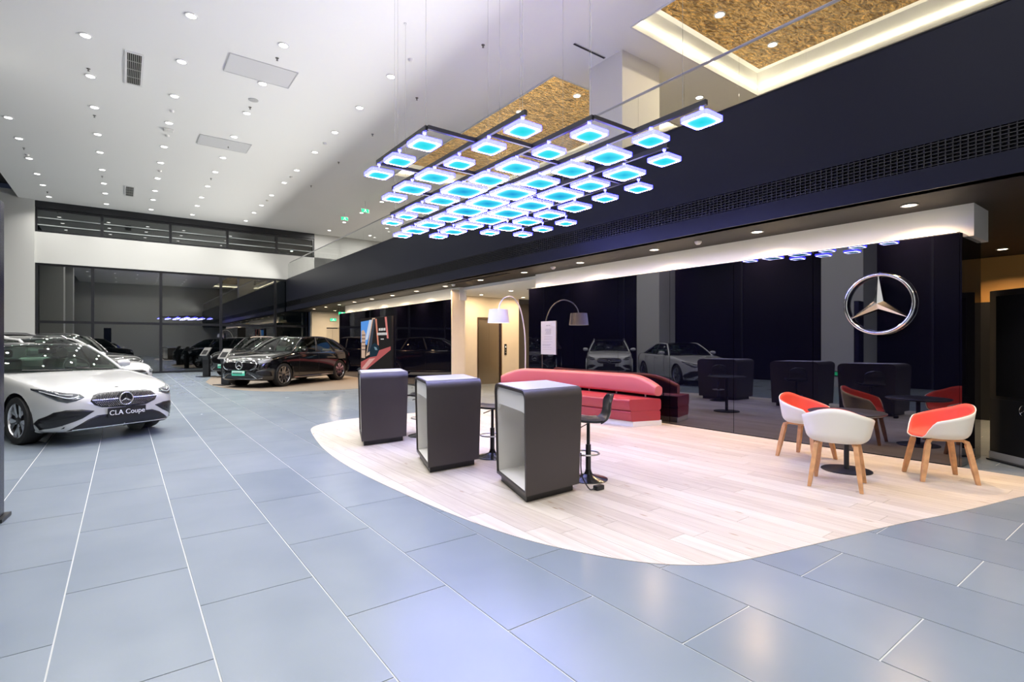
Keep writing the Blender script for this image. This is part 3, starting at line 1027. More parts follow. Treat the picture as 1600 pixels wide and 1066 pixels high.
def desk(ox, oy, label):
    """Skewed plan: corner at origin, e2 along the front face, e1 along the open side."""
    d = thing('reception_desk', label, 'desk', (ox, oy, 0), group='tall brown and white reception desks')
    e1 = (.30, .90)
    e2 = (.72, .04)

    def P(a, b, z):
        k = .93 + .07 * z            # slight taper to the floor
        a = .5 + (a - .5) * k
        b = .5 + (b - .5) * k
        return (e1[0] * a + e2[0] * b, e1[1] * a + e2[1] * b, z)

    def prof(i, r):
        z0, z1 = .075 + i, 1.0 - i
        ia = i / .92
        ra = r / .92
        pts = [(ia, z0), (ia, z1 - r)]
        for k in range(1, 7):
            t = PI / 2 * k / 6
            pts.append((ia + ra - ra * math.cos(t), z1 - r + r * math.sin(t)))
        for k in range(0, 7):
            t = PI / 2 * k / 6
            pts.append((1 - ia - ra + ra * math.sin(t), z1 - r + r * math.cos(t)))
        pts.append((1 - ia, z0))
        return pts
    o, n = prof(0, .09), prof(.028, .066)
    sh = MB()
    kk = len(o)
    for i in range(kk):
        j = (i + 1) % kk
        sh.quad(P(o[i][0], 0, o[i][1]), P(o[j][0], 0, o[j][1]), P(o[j][0], 1, o[j][1]), P(o[i][0], 1, o[i][1]))
        sh.quad(P(n[i][0], 0, n[i][1]), P(n[j][0], 0, n[j][1]), P(n[j][0], .6, n[j][1]), P(n[i][0], .6, n[i][1]))
        sh.quad(P(o[i][0], 0, o[i][1]), P(o[j][0], 0, o[j][1]), P(n[j][0], 0, n[j][1]), P(n[i][0], 0, n[i][1]))
    sh.f.append(tuple(range(len(sh.v), len(sh.v) + kk))); sh.mi.append(0)
    sh.v += [P(p[0], 1, p[1]) for p in o]
    sh.build('shell', M_desk, d, smooth=30)
    li = MB()
    q = prof(.030, .062)
    kk = len(q)
    for i in range(kk):
        j = (i + 1) % kk
        li.quad(P(q[i][0], .03, q[i][1]), P(q[j][0], .03, q[j][1]), P(q[j][0], .58, q[j][1]), P(q[i][0], .58, q[i][1]))
    li.f.append(tuple(range(len(li.v), len(li.v) + kk))); li.mi.append(0)
    li.v += [P(p[0], .58, p[1]) for p in q]
    li.build('white_lining', M_deskw, d, smooth=30)
    ap = MB()
    # apron panel: closes the top of the open side, rounded opening below
    top, bot = .965, .80
    na = 14
    up, lo = [], []
    for i in range(na + 1):
        a = .034 + (.932) * i / na
        e = min(a - .034, .966 - a)
        up.append((a, min(top, top - .06 + math.sqrt(max(0, .06 ** 2 - max(0, .06 - e) ** 2)))))
        lo.append((a, bot - max(0, .09 - e) ** 2 * 9))
    for b_ in (.035, .075):
        for i in range(na):
            ap.quad(P(up[i][0], b_, up[i][1]), P(up[i + 1][0], b_, up[i + 1][1]), P(lo[i + 1][0], b_, lo[i + 1][1]), P(lo[i][0], b_, lo[i][1]))
    for i in range(na):
        ap.quad(P(lo[i][0], .035, lo[i][1]), P(lo[i + 1][0], .035, lo[i + 1][1]), P(lo[i + 1][0], .075, lo[i + 1][1]), P(lo[i][0], .075, lo[i][1]))
    ap.build('apron', M_deskw, d)
    pl = MB()
    c = [P(.07, .05, 0)[:2], P(.07, .93, 0)[:2], P(.93, .93, 0)[:2], P(.93, .05, 0)[:2]]
    pl.prism(c, 0.004, .075)
    pl.build('plinth', M_black, d)
    tp = MB()
    tp.prism([P(.085, .03, 1)[:2], P(.085, .97, 1)[:2], P(.915, .97, 1)[:2], P(.915, .03, 1)[:2]], .996, 1.004)
    tp.build('desk_top', mat('desk_top_pale', (.50, .49, .52), .35), d)
    return d


desk(2.77, 3.53, 'nearest tall brown desk with open white inside, large in front')
desk(2.58, 4.98, 'middle tall dark desk of the row of three')
desk(2.55, 6.84, 'farthest tall dark desk, at the left end of the three')

# power brick beside the near desk
pb = thing('power_brick', 'small black power adapter on the floor behind the nearest desk', 'adapter', (3.66, 3.52, .004))
B(-.05, .05, -.03, .03, 0, .045).build('case', M_black, pb, bevel=.008)
MB().tube(catmull([(-.05, 0, .02), (-.1, .03, .02), (-.13, .1, .15), (-.12, .12, .35)], 5), .006, 6).build('lead', M_black, pb, smooth=True)

# ------------------------------------------------------------------ bar stools
M_stool = mat('stool_black', (.018, .018, .02), .3)


def bar_stool(x, y, rz, label):
    s = thing('bar_stool', label, 'bar stool', (x, y, .004), rz, 'black swivel bar stools')
    MB().lathe([(.20, 0), (.20, .008), (.17, .018), (.09, .034), (.045, .055), (.032, .085), (.03, .1)], 32).build('base', mat('stool_base', (.05, .05, .055), .18, .7), s, smooth=True)
    MB().tube([(0, 0, .09), (0, 0, .36)], .028, 14).build('column', M_stool, s, smooth=True)
    MB().tube([(0, 0, .36), (0, 0, .60)], .018, 12).build('piston', M_stool, s, smooth=True)
    n = 24
    fr = [(.02 - .13 * math.cos(2 * PI * i / n), .13 * math.sin(2 * PI * i / n), .27) for i in range(n)]
    MB().tube(fr, .009, 8, closed=True).build('footrest', M_silver, s, smooth=True)
    MB().tube([(.02, .06, .58), (.10, .16, .56)], .006, 6).build('lever', M_black, s)
    # seat shell: profile front (+x) to back (-x), then up
    prof = catmull([(.20, .60), (.17, .625), (.05, .615), (-.08, .612), (-.17, .635), (-.205, .70), (-.215, .80), (-.245, .885)], 6)
    rows_t, rows_b = [], []
    m = len(prof)
    for i, p in enumerate(prof):
        t = i / (m - 1)
        if t < .5: wd = .20 * math.sqrt(max(.2, 1 - (max(0, .14 - t) / .15) ** 2))
        else: wd = .20 - .035 * min(1, (t - .5) / .2)
        if t > .85: wd = .165 * math.sqrt(max(.10, 1 - ((t - .85) / .155) ** 2))
        row, rb = [], []
        for j in range(13):
            q = -1 + 2 * j / 12
            lift = .018 * q * q if t < .5 else 0
            fwd = .035 * q * q if t >= .5 else 0
            row.append((p[0] + fwd, q * wd, p[1] + lift))
            rb.append((p[0] + fwd - (.022 if t > .55 else 0.0), q * wd, p[1] + lift - (.022 if t <= .55 else .006)))
        rows_t.append(row)
        rows_b.append(rb)
    g = MB().grid(rows_t).grid(rows_b)
    for R in (0, m - 1):
        g.grid([rows_t[R], rows_b[R]])
    for c in (0, 12):
        g.grid([[r[c] for r in rows_t], [r[c] for r in rows_b]])
    g.build('seat_shell', M_stool, s, smooth=True)
    return s


bar_stool(3.86, 3.86, 2.5, 'black bar stool to the right of the nearest desk')
bar_stool(3.66, 5.32, 2.5, 'black bar stool between the middle and nearest desks')
bar_stool(3.62, 7.16, 2.5, 'black bar stool between the farthest and middle desks')

# ------------------------------------------------------------------ curved red sofa
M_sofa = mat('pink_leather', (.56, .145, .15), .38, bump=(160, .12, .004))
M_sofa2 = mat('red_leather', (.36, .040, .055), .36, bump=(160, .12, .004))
sofa = thing('curved_sofa', 'curved pink red leather sofa on a white plinth against the glass wall', 'sofa', (7.0, 7.6, .004))
BK = catmull([(7.40, 5.62), (7.50, 6.4), (7.52, 7.3), (7.46, 8.2), (7.26, 9.0), (6.84, 9.58)], 10)
FR = catmull([(6.80, 5.80), (6.72, 6.45), (6.70, 7.2), (6.62, 7.95), (6.56, 8.55), (6.42, 9.08)], 10)
BK = [np.array(p) - np.array((7.0, 7.6)) for p in BK]
FR = [np.array(p) - np.array((7.0, 7.6)) for p in FR]
NS = len(BK)


def strip(a, b, prof, i0, i1, cap=True, endround=0):
    """Sweep prof [(t across front->back, z)] along the sofa between stations i0..i1 (floats allowed)."""
    rows = []
    for i in range(i0, i1 + 1):
        f, k = FR[i], BK[i]
        rows.append([(f[0] + (k[0] - f[0]) * t, f[1] + (k[1] - f[1]) * t, z) for t, z in prof])
    m = MB().grid(rows, closed_v=True)
    n = len(prof)
    m.f.append(tuple(reversed(range(n)))); m.mi.append(0)
    m.f.append(tuple(range((i1 - i0) * n, (i1 - i0) * n + n))); m.mi.append(0)
    return m


strip(0, 0, [(.06, 0), (.97, 0), (.97, .085), (.06, .085)], 0, NS - 1).build('plinth', M_whiteplastic, sofa)


def rnd(t0, t1, z0, z1, rt, rz, flare=0):
    p = []
    for (ct, cz, a0) in ((t1 - rt, z1 - rz, 0), (t0 + rt, z1 - rz, PI / 2), (t0 + rt, z0 + rz, PI), (t1 - rt, z0 + rz, 1.5 * PI)):
        for k in range(5):
            a = a0 + PI / 2 * k / 4
            p.append((ct + rt * math.cos(a) - (flare * (cz + rz * math.sin(a) - z0) if math.cos(a) < 0 or ct < .5 else 0), cz + rz * math.sin(a)))
    return p


seams = [0, 17, 34, NS - 1]
for a, b in zip(seams[:-1], seams[1:]):
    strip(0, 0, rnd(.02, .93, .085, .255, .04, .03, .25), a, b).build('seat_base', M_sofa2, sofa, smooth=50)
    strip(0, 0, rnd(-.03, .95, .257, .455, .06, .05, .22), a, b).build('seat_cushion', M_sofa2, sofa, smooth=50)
    # back cushion: leaning, rounded
    rows = []
    for i in range(a, b + 1):
        f, k = FR[i], BK[i]
        e = min(i - 0, NS - 1 - i) / 9.0
        hh = .84 - .17 * max(0, 1 - e) ** 2
        row = []
        for t, z in rnd(.74, .98, .50, hh, .10, .06):
            t2 = t + (z - .5) * .10
            row.append((f[0] + (k[0] - f[0]) * t2, f[1] + (k[1] - f[1]) * t2, z))
        rows.append(row)
    n = len(rows[0])
    m = MB().grid(rows, closed_v=True)
    m.f.append(tuple(reversed(range(n)))); m.mi.append(0)
    m.f.append(tuple(range((b - a) * n, (b - a) * n + n))); m.mi.append(0)
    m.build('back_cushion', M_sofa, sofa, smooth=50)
    for q in (a + 4, b - 4):
        f, k = FR[q], BK[q]
        p = f + (k - f) * .86
        MB().tube([(p[0], p[1], .44), (p[0], p[1], .52)], .014, 8).build('back_post', M_silver, sofa)

# side table beside the sofa (mostly hidden by the near desk)
tb = thing('side_table', 'dark round table in front of the sofa, mostly hidden by the nearest desk', 'table', (5.28, 5.95, .004))
MB().lathe([(.36, .70), (.37, .705), (.37, .72), (.36, .725), (0, .725)], 40).build('table_top', M_black, tb, smooth=True)
MB().tube([(0, 0, .02), (0, 0, .70)], .03, 14).build('pedestal', M_black, tb, smooth=True)
MB().lathe([(.25, 0), (.25, .012), (.03, .02)], 36).build('table_base', M_black, tb, smooth=True)

# ------------------------------------------------------------------ arc lamp
al = thing('arc_lamp', 'white arc floor lamp with drum shade behind the sofa', 'floor lamp', (7.35, 9.36, .004))
MB().lathe([(.13, 0), (.13, .03), (.03, .04)], 30).build('lamp_base', M_whiteplastic, al, smooth=True)
hx, hy = 6.42 - 7.35, 9.10 - 9.36
pts = [(0, 0, .03), (0, 0, .7), (hx * .0, hy * .0, 1.3), (hx * .05, hy * .05, 1.75), (hx * .22, hy * .22, 2.2), (hx * .5, hy * .5, 2.41), (hx * .78, hy * .78, 2.38), (hx * .94, hy * .94, 2.25), (hx, hy, 2.11)]
MB().tube([tuple(p) for p in catmull(pts, 8)], .014, 10).build('arc_pole', M_whiteplastic, al, smooth=True)
M_shade = mat('lamp_shade', (.74, .75, .84), .6, emit=(.75, .78, 1.0), estr=.10)
shd = MB().lathe([(.20, 2.115), (.235, 1.83), (.228, 1.83), (.193, 2.11), (.0, 2.112)], 40, hx, hy, cap=False).build('shade', M_shade, al, smooth=True)
MB().lathe([(0, 1.85), (.222, 1.85), (.222, 1.855), (0, 1.855)], 32, hx, hy, cap=False).build('diffuser', emission('lamp_diff', (1, .82, .62), 4.5), al)

# notice on the glass wall
nt_ = thing('notice_sign', 'white notice sheet with grey printed lines on the black glass', 'sign', (XG - .012, 8.83, 1.15), -PI / 2)
B(-.25, .25, -.006, .006, 0, .74).build('sheet', M_paper, nt_)
M_inkl = mat('ink_grey', (.30, .30, .31), .6)
for (z, x0, x1, h) in ((.63, -.07, .07, .028), (.555, -.1, .1, .014), (.53, -.1, .1, .014), (.505, -.09, .09, .014), (.48, -.08, .1, .014), (.45, -.1, .09, .014), (.385, -.14, .14, .013), (.335, -.14, .13, .013), (.27, -.19, .14, .01), (.215, -.20, .10, .014), (.19, -.20, .06, .014), (.15, -.20, .11, .01), (.105, -.19, .1, .008)):
    r = MB()
    x = x0
    while x < x1:
        wd = random.choice((.014, .02, .028))
        r.box(x, min(x + wd, x1), -.0072, -.006, z, z + h)
        x += wd + .009
    r.build('print_line', M_inkl, nt_)

# ------------------------------------------------------------------ shell chairs and round table
M_shell = mat('chair_shell', (.86, .83, .74), .42)
M_uph = mat('red_fabric', (.72, .085, .055), .75, bump=(300, .25, .003))
M_legw = mat('oak_leg', (.62, .33, .15), .45, var=(14., .18))


def shell_chair(x, y, face, label):
    c = thing('shell_chair', label, 'chair', (x, y, .004), face, 'white shell chairs with red seats')
    NA, NT = 56, 16

    def surf(inset, ph, t):
        # ph: 0 = back (-x), +-pi = front
        a = abs(ph)
        # rim height above the seat pan
        if a < .75: h = .325 - .05 * (a / .75) ** 2
        elif a < 1.95: h = .275 - .105 * ((a - .75) / 1.2)
        else:
            q = min(1, (a - 1.95) / .55)
            h = .17 + (.0 - .17) * (q * q * (3 - 2 * q))
        if a > 2.5: h = -.012 * (a - 2.5) / .64
        # rim radius (plan): super-ellipse, wider than deep
        ca, sa = -math.cos(ph), math.sin(ph)
        rx, ry = .265, .305
        if ca > 0: rx = .25
        r = (abs(ca / rx) ** 2.4 + abs(sa / ry) ** 2.4) ** (-1 / 2.4)
        # bowl profile
        f = 1 - (1 - min(1, t / .62)) ** 1.6
        f = f * .80 + .20 * max(0, (t - .30) / .70) ** 1.2
        zt = max(0, (t - .40) / .60)
        z = .435 + h * zt ** 1.45 + .02 * (t * t) * (1 if a < 2.3 else .4)
        return (r * f * (1 - inset) * ca, r * f * (1 - inset) * sa, z)
    rows = []
    inner = []
    for i in range(NA):
        ph = -PI + 2 * PI * i / NA
        rows.append([surf(0, ph, t / NT) for t in range(NT + 1)])
        inner.append([(lambda p, t=t: (p[0], p[1], p[2] + .016 * min(1, (NT - t) / 3 + .2)))(surf(.045, ph, t / NT)) for t in range(NT + 1)])
    m = MB().grid(rows, closed_u=True)
    s = m.build('seat_shell', M_shell, c, smooth=60)
    sd = s.modifiers.new('thick', 'SOLIDIFY'); sd.thickness = .008; sd.offset = 0
    rim = [r[-1] for r in inner]
    m2 = MB().grid(inner, closed_u=True)
    u = m2.build('upholstery', M_uph, c, smooth=60)
    sd = u.modifiers.new('thick', 'SOLIDIFY'); sd.thickness = .012; sd.offset = 0
    # wooden legs: two side frames, each with a front and a rear leg joined under the seat
    for sy in (-1, 1):
        for sx in (-1, 1):
            top = (.13 * sx, .15 * sy, .425)
            mid = (.165 * sx, .165 * sy, .405)
            bot = (.235 * sx, .215 * sy, 0)
            pts = [top, mid] + [tuple(np.array(mid) + (np.array(bot) - np.array(mid)) * k) for k in (.08, .3, .6, 1)]
            l = MB()
            for k in range(len(pts)):
                pass
            secs = []
            for k, p in enumerate(pts):
                hw = .021 if k < 5 else .016
                hd = .024 if k < 5 else .018
                if k == 0:
                    secs.append([(p[0], p[1] - hw, p[2] - .014), (p[0], p[1] + hw, p[2] - .014), (p[0], p[1] + hw, p[2] + .014), (p[0], p[1] - hw, p[2] + .014)])
                elif k == 1:
                    secs.append([(p[0] - .014 * sx, p[1] - hw, p[2] - .012), (p[0] - .014 * sx, p[1] + hw, p[2] - .012), (p[0] + .012 * sx, p[1] + hw, p[2] + .016), (p[0] + .012 * sx, p[1] - hw, p[2] + .016)])
                else:
                    secs.append([(p[0] - hd * sx, p[1] - hw, p[2]), (p[0] - hd * sx, p[1] + hw, p[2]), (p[0] + hd * sx, p[1] + hw, p[2]), (p[0] + hd * sx, p[1] - hw, p[2])])
            l.grid(secs, closed_v=True)
            l.f.append((0, 1, 2, 3)); l.mi.append(0)
            e = (len(secs) - 1) * 4
            l.f.append((e, e + 1, e + 2, e + 3)); l.mi.append(0)
            l.build('leg', M_legw, c, bevel=.004)
        B(-.135, .135, .15 * sy - .017, .15 * sy + .017, .411, .439).build('side_rail', M_legw, c, bevel=.004)
    B(-.02, .02, -.14, .14, .413, .430).build('cross_rail', M_legw, c)
    return c


shell_chair(5.70, 2.23, math.atan2(.28, .96), 'shell chair in front of the round table showing its white back')
shell_chair(6.72, 2.98, math.atan2(-.93, -.12), 'shell chair left of the round table with red seat facing out')
shell_chair(6.82, 1.70, math.atan2(.80, -.60), 'shell chair at far right beside the black corner, seen from its side')
rt = thing('round_table', 'low round black pedestal table between the three shell chairs', 'table', (6.42, 2.42, .004))
MB().lathe([(.0, .625), (.35, .625), (.375, .64), (.375, .648), (.365, .652), (0, .652)], 48, cap=False).build('table_top', mat('table_black', (.02, .02, .024), .35), rt, smooth=True)
MB().tube([(0, 0, .01), (0, 0, .63)], .026, 16).build('pedestal', M_black, rt, smooth=True)
MB().lathe([(.245, 0), (.245, .008), (.235, .012), (.03, .016)], 44).build('table_base', M_black, rt, smooth=True)

# ------------------------------------------------------------------ display screen on the far glass wall
ps = thing('display_screen', 'tall lit poster screen with a car, red road and blue sky', 'screen', (XG - .06, 18.62, .30), -PI / 2)
B(-1.48, 1.48, -.02, .05, -.02, 2.05).build('screen_body', M_black, ps)


def pic(name, poly, col, s=1.0, dz=0):
    MB().quad(*[(-1.46 + 2.92 * u, -.0225 - dz, .0 + 2.03 * v) for u, v in poly]).build(name, emission('px_' + name + '%d' % (dz * 1e5), col, s), ps, fix=False)


pic('picture_ground', [(0, 0), (1, 0), (1, 1), (0, 1)], (.02, .018, .018))
pic('picture_sky', [(0, .55), (.22, .5), (.42, .97), (0, .95)], (.10, .30, .75), 1, .0004)
pic('picture_cloud', [(.16, .6), (.24, .6), (.42, .97), (.30, .97)], (.55, .62, .75), 1, .0006)
pic('picture_tower', [(.02, .25), (.15, .25), (.17, .72), (.10, .79), (.02, .77)], (.55, .38, .28), 1, .0008)
for k in range(5):
    pic('picture_storey', [(.03, .40 + k * .07), (.155, .40 + k * .07), (.16, .42 + k * .07), (.03, .42 + k * .07)], (.14, .10, .10), 1, .0012 + k * 1e-5)
pic('picture_facade', [(.18, .28), (.34, .33), (.50, 1.0), (.40, 1.0)], (.62, .42, .30), 1, .0010)
pic('picture_glazing', [(.22, .34), (.36, .40), (.50, .98), (.43, .98)], (.05, .06, .08), 1, .0014)
pic('picture_column', [(.50, .98), (.55, .98), (.62, .50), (.58, .48)], (.60, .22, .15), 1, .0016)
pic('picture_beam', [(.80, 1.0), (.86, 1.0), (.92, .62), (.87, .62)], (.62, .20, .18), 1, .0016)
pic('picture_road', [(0, .03), (.18, .02), (.98, .42), (.98, .48), (.60, .40), (.35, .28), (0, .17)], (.42, .10, .10), 1, .0018)
pic('picture_kerb', [(.02, .04), (.16, .04), (.5, .26), (.30, .24)], (.62, .33, .30), 1, .0020)
pic('picture_car', [(.32, .27), (.55, .30), (.64, .42), (.60, .50), (.48, .54), (.38, .50), (.31, .40)], (.015, .03, .045), 1, .0022)
pic('picture_windscreen', [(.46, .47), (.54, .46), (.58, .41), (.50, .41)], (.16, .25, .30), 1, .0024)
for (u0, u1, v0, n) in ((.62, .84, .76, 4), (.57, .88, .68, 8), (.68, .78, .60, 5)):
    h = .045 if v0 > .65 else .018
    for k in range(n):
        a = u0 + (u1 - u0) * k / n
        pic('picture_text', [(a, v0), (a + (u1 - u0) / n * .7, v0), (a + (u1 - u0) / n * .7, v0 + h), (a, v0 + h)], (.75, .72, .70), 1, .0026 + k * 1e-5)

# ------------------------------------------------------------------ black display unit at far right
ku = thing('display_unit', 'tall black display cabinet at the far right edge', 'cabinet', (8.47, 1.62, 0), math.atan2(-.77, -.63))
# local x runs along the front face towards the viewer, local +y is behind the face
B(0, 1.6, 0, .30, .10, 2.04).build('carcass', M_black, ku)
B(.10, 1.5, -.012, .0, .78, 1.97).build('screen_panel', mat('screen_off', (.012, .012, .013), .12), ku)
B(.02, 1.6, -.006, .0, .12, .74).build('lower_panel', M_black, ku)
B(0, 1.6, -.01, .3, .02, .10).build('kick_strip', mat('kick_grey', (.45, .45, .46), .3), ku)
B(.03, 1.6, -.07, .3, .004, .02).build('floor_plate', M_black, ku)
em = bpy.data.objects.new('panel_emblem', None); COL.objects.link(em); em.parent = ku; em.location = (.47, -.014, .64)
star_emblem(em, .07, .004, .006, M_chrome, 'small')

# totem at the left frame edge
tt = thing('info_totem', 'dark blue info totem standing at the left edge of the view', 'totem', (-.95, 5.80, 0), -.1)
B(-.30, .172, -.06, .06, .03, 2.55).build('totem_body', mat('totem_blue', (.01, .012, .03), .25), tt, bevel=.01)
B(-.34, .20, -.12, .12, .004, .03).build('totem_foot', M_black, tt)
B(-.26, .13, -.062, -.06, 1.0, 2.3).build('totem_screen', mat('screen_off'), tt)

# ------------------------------------------------------------------ info kiosks beside the black cars


def kiosk(x, y, rz, label):
    k = thing('info_stand', label, 'info stand', (x, y, .004), rz, 'slanted info stands')
    prof = [(.0, .0), (.10, .0), (.06, .85), (.0, .86)]
    b_ = MB()
    rows = []
    for yy in (-.2, .2):
        rows.append([(p[0], yy, p[1]) for p in [(-.04, .02), (.04, .02), (.05, .7), (.10, .92), (.02, .96), (-.04, .72)]])
    b_.grid(rows, closed_v=True)
    b_.f.append(tuple(range(6))); b_.mi.append(0)
    b_.f.append(tuple(range(6, 12))); b_.mi.append(0)
    b_.build('stand_body', M_black, k)
    # slanted head faces +x and up
    hd = MB()
    hd.grid([[(.16, -.22, .88), (-.06, -.22, 1.20), (-.085, -.22, 1.18), (.135, -.22, .86)], [(.16, .22, .88), (-.06, .22, 1.20), (-.085, .22, 1.18), (.135, .22, .86)]], closed_v=True)
    hd.f.append((0, 1, 2, 3)); hd.mi.append(0); hd.f.append((4, 5, 6, 7)); hd.mi.append(0)
    hd.build('head_plate', mat('kiosk_silver', (.45, .44, .42), .35, .8), k)
    sc_ = MB().quad((.135, -.15, .922), (.135, .15, .922), (.02, .15, 1.09), (.02, -.15, 1.09))
    sc_.build('tablet', M_slot, k)
    B(-.25, .30, -.26, .26, 0, .02).build('stand_base', M_black, k)


kiosk(2.74, 19.62, math.atan2(-.45, -.9), 'silver topped slanted info stand beside the nearer black car')
kiosk(2.75, 24.78, math.atan2(-.45, -.9), 'silver topped slanted info stand beside the farther black car')

# ------------------------------------------------------------------ cars
M_carglass = glass('car_glass', (.48, .64, .56), 1.5)
M_darkglass = glass('car_glass_dark', (.16, .20, .19), 1.6)
M_pw = mat('paint_white', (.54, .54, .52), .25, coat=1.0)
M_pb = mat('paint_black', (.004, .004, .005), .12, coat=1.0, ior=1.6)
M_lampglass = mat('headlamp_glass', (.05, .055, .06), .06, coat=1.0)
M_drl = mat('headlamp_bright', (.8, .82, .85), .15, .6)
M_intake = mat('intake_black', (.010, .010, .012), .32)
M_rim = mat('rim_silver', (.62, .62, .64), .22, 1.0)
M_rimdark = mat('rim_dark', (.03, .03, .032), .3, .5)
M_seat = mat('seat_leather', (.10, .11, .105), .5)
M_seatl = mat('seat_light', (.55, .58, .53), .5)


def text_mesh(txt, size, m, ext=.002):
    cu = bpy.data.curves.new('lettering', 'FONT')
    cu.body = txt
    cu.size = size
    cu.extrude = ext
    cu.align_x = 'CENTER'
    cu.align_y = 'CENTER'
    tmp = bpy.data.objects.new('lettering', cu)
    COL.objects.link(tmp)
    bpy.context.view_layer.update()
    me = bpy.data.meshes.new_from_object(tmp.evaluated_get(bpy.context.evaluated_depsgraph_get()))
    bpy.data.objects.remove(tmp)
    me.materials.clear()
    me.materials.append(m)
    return me


WHEELS = {}


def wheel_meshes(R, style):
    if (R, style) in WHEELS: return WHEELS[(R, style)]
    # axis along Y, outer face at +Y
    wd = .22
    pr = [(R * .70, -wd / 2), (R * .95, -wd / 2), (R, -wd / 2 + .03), (R, wd / 2 - .03), (R * .96, wd / 2 - .004), (R * .76, wd / 2), (R * .72, wd / 2 - .012)]
    rot = lambda a, b, c: (a, c, b)
    tire = MB().lathe(pr, 40, cap=False).xf(rot).mesh('tyre', M_rubber, True)
    rm = MB().lathe([(R * .73, wd / 2 - .012), (R * .70, wd / 2 - .006), (R * .68, wd / 2 - .02), (R * .67, -wd / 2 + .02)], 40, cap=False).xf(rot).mesh('rim', M_rim, True)
    dk = MB().lathe([(0, wd / 2 - .085), (R * .68, wd / 2 - .085)], 36, cap=False).xf(rot).mesh('brake_disc', M_rimdark, True)
    sp = MB()
    n = 5
    for k in range(n):
        a = 2 * PI * k / n + PI / 2
        for s_ in (-1, 1):
            if style == 'twin':
                p = [(.10 * R, s_ * .02), (.10 * R, s_ * .07), (.69 * R, s_ * .115), (.69 * R, s_ * .045)]
            else:
                p = [(.10 * R, 0), (.12 * R, s_ * .06), (.42 * R, s_ * .075), (.69 * R, s_ * .12), (.69 * R, s_ * .02)]
            top = []
            bot = []
            for (r_, t_) in p:
                x = r_ * math.cos(a) - t_ * math.sin(a)
                z = r_ * math.sin(a) + t_ * math.cos(a)
                yy = wd / 2 - .018 - .02 * (1 - r_ / (R * .7))
                top.append((x, yy, z))
                bot.append((x, yy - .03, z))
            sp.quad(*top)
            sp.quad(*reversed(bot))
            for i in range(len(top)):
                j = (i + 1) % len(top)
                sp.quad(top[i], bot[i], bot[j], top[j])
    sp.lathe([(.0, wd / 2 - .012), (.16 * R, wd / 2 - .016), (.2 * R, wd / 2 - .045)], 20, cap=False) if False else None
    spm = sp.mesh('spokes', [M_rim], False)
    hub = MB().lathe([(0, wd / 2 - .018), (.035, wd / 2 - .02), (.055, wd / 2 - .04)], 18, cap=False).xf(rot).mesh('hub_cap', M_rimdark, True)
    WHEELS[(R, style)] = (tire, rm, dk, spm, hub)
    return WHEELS[(R, style)]


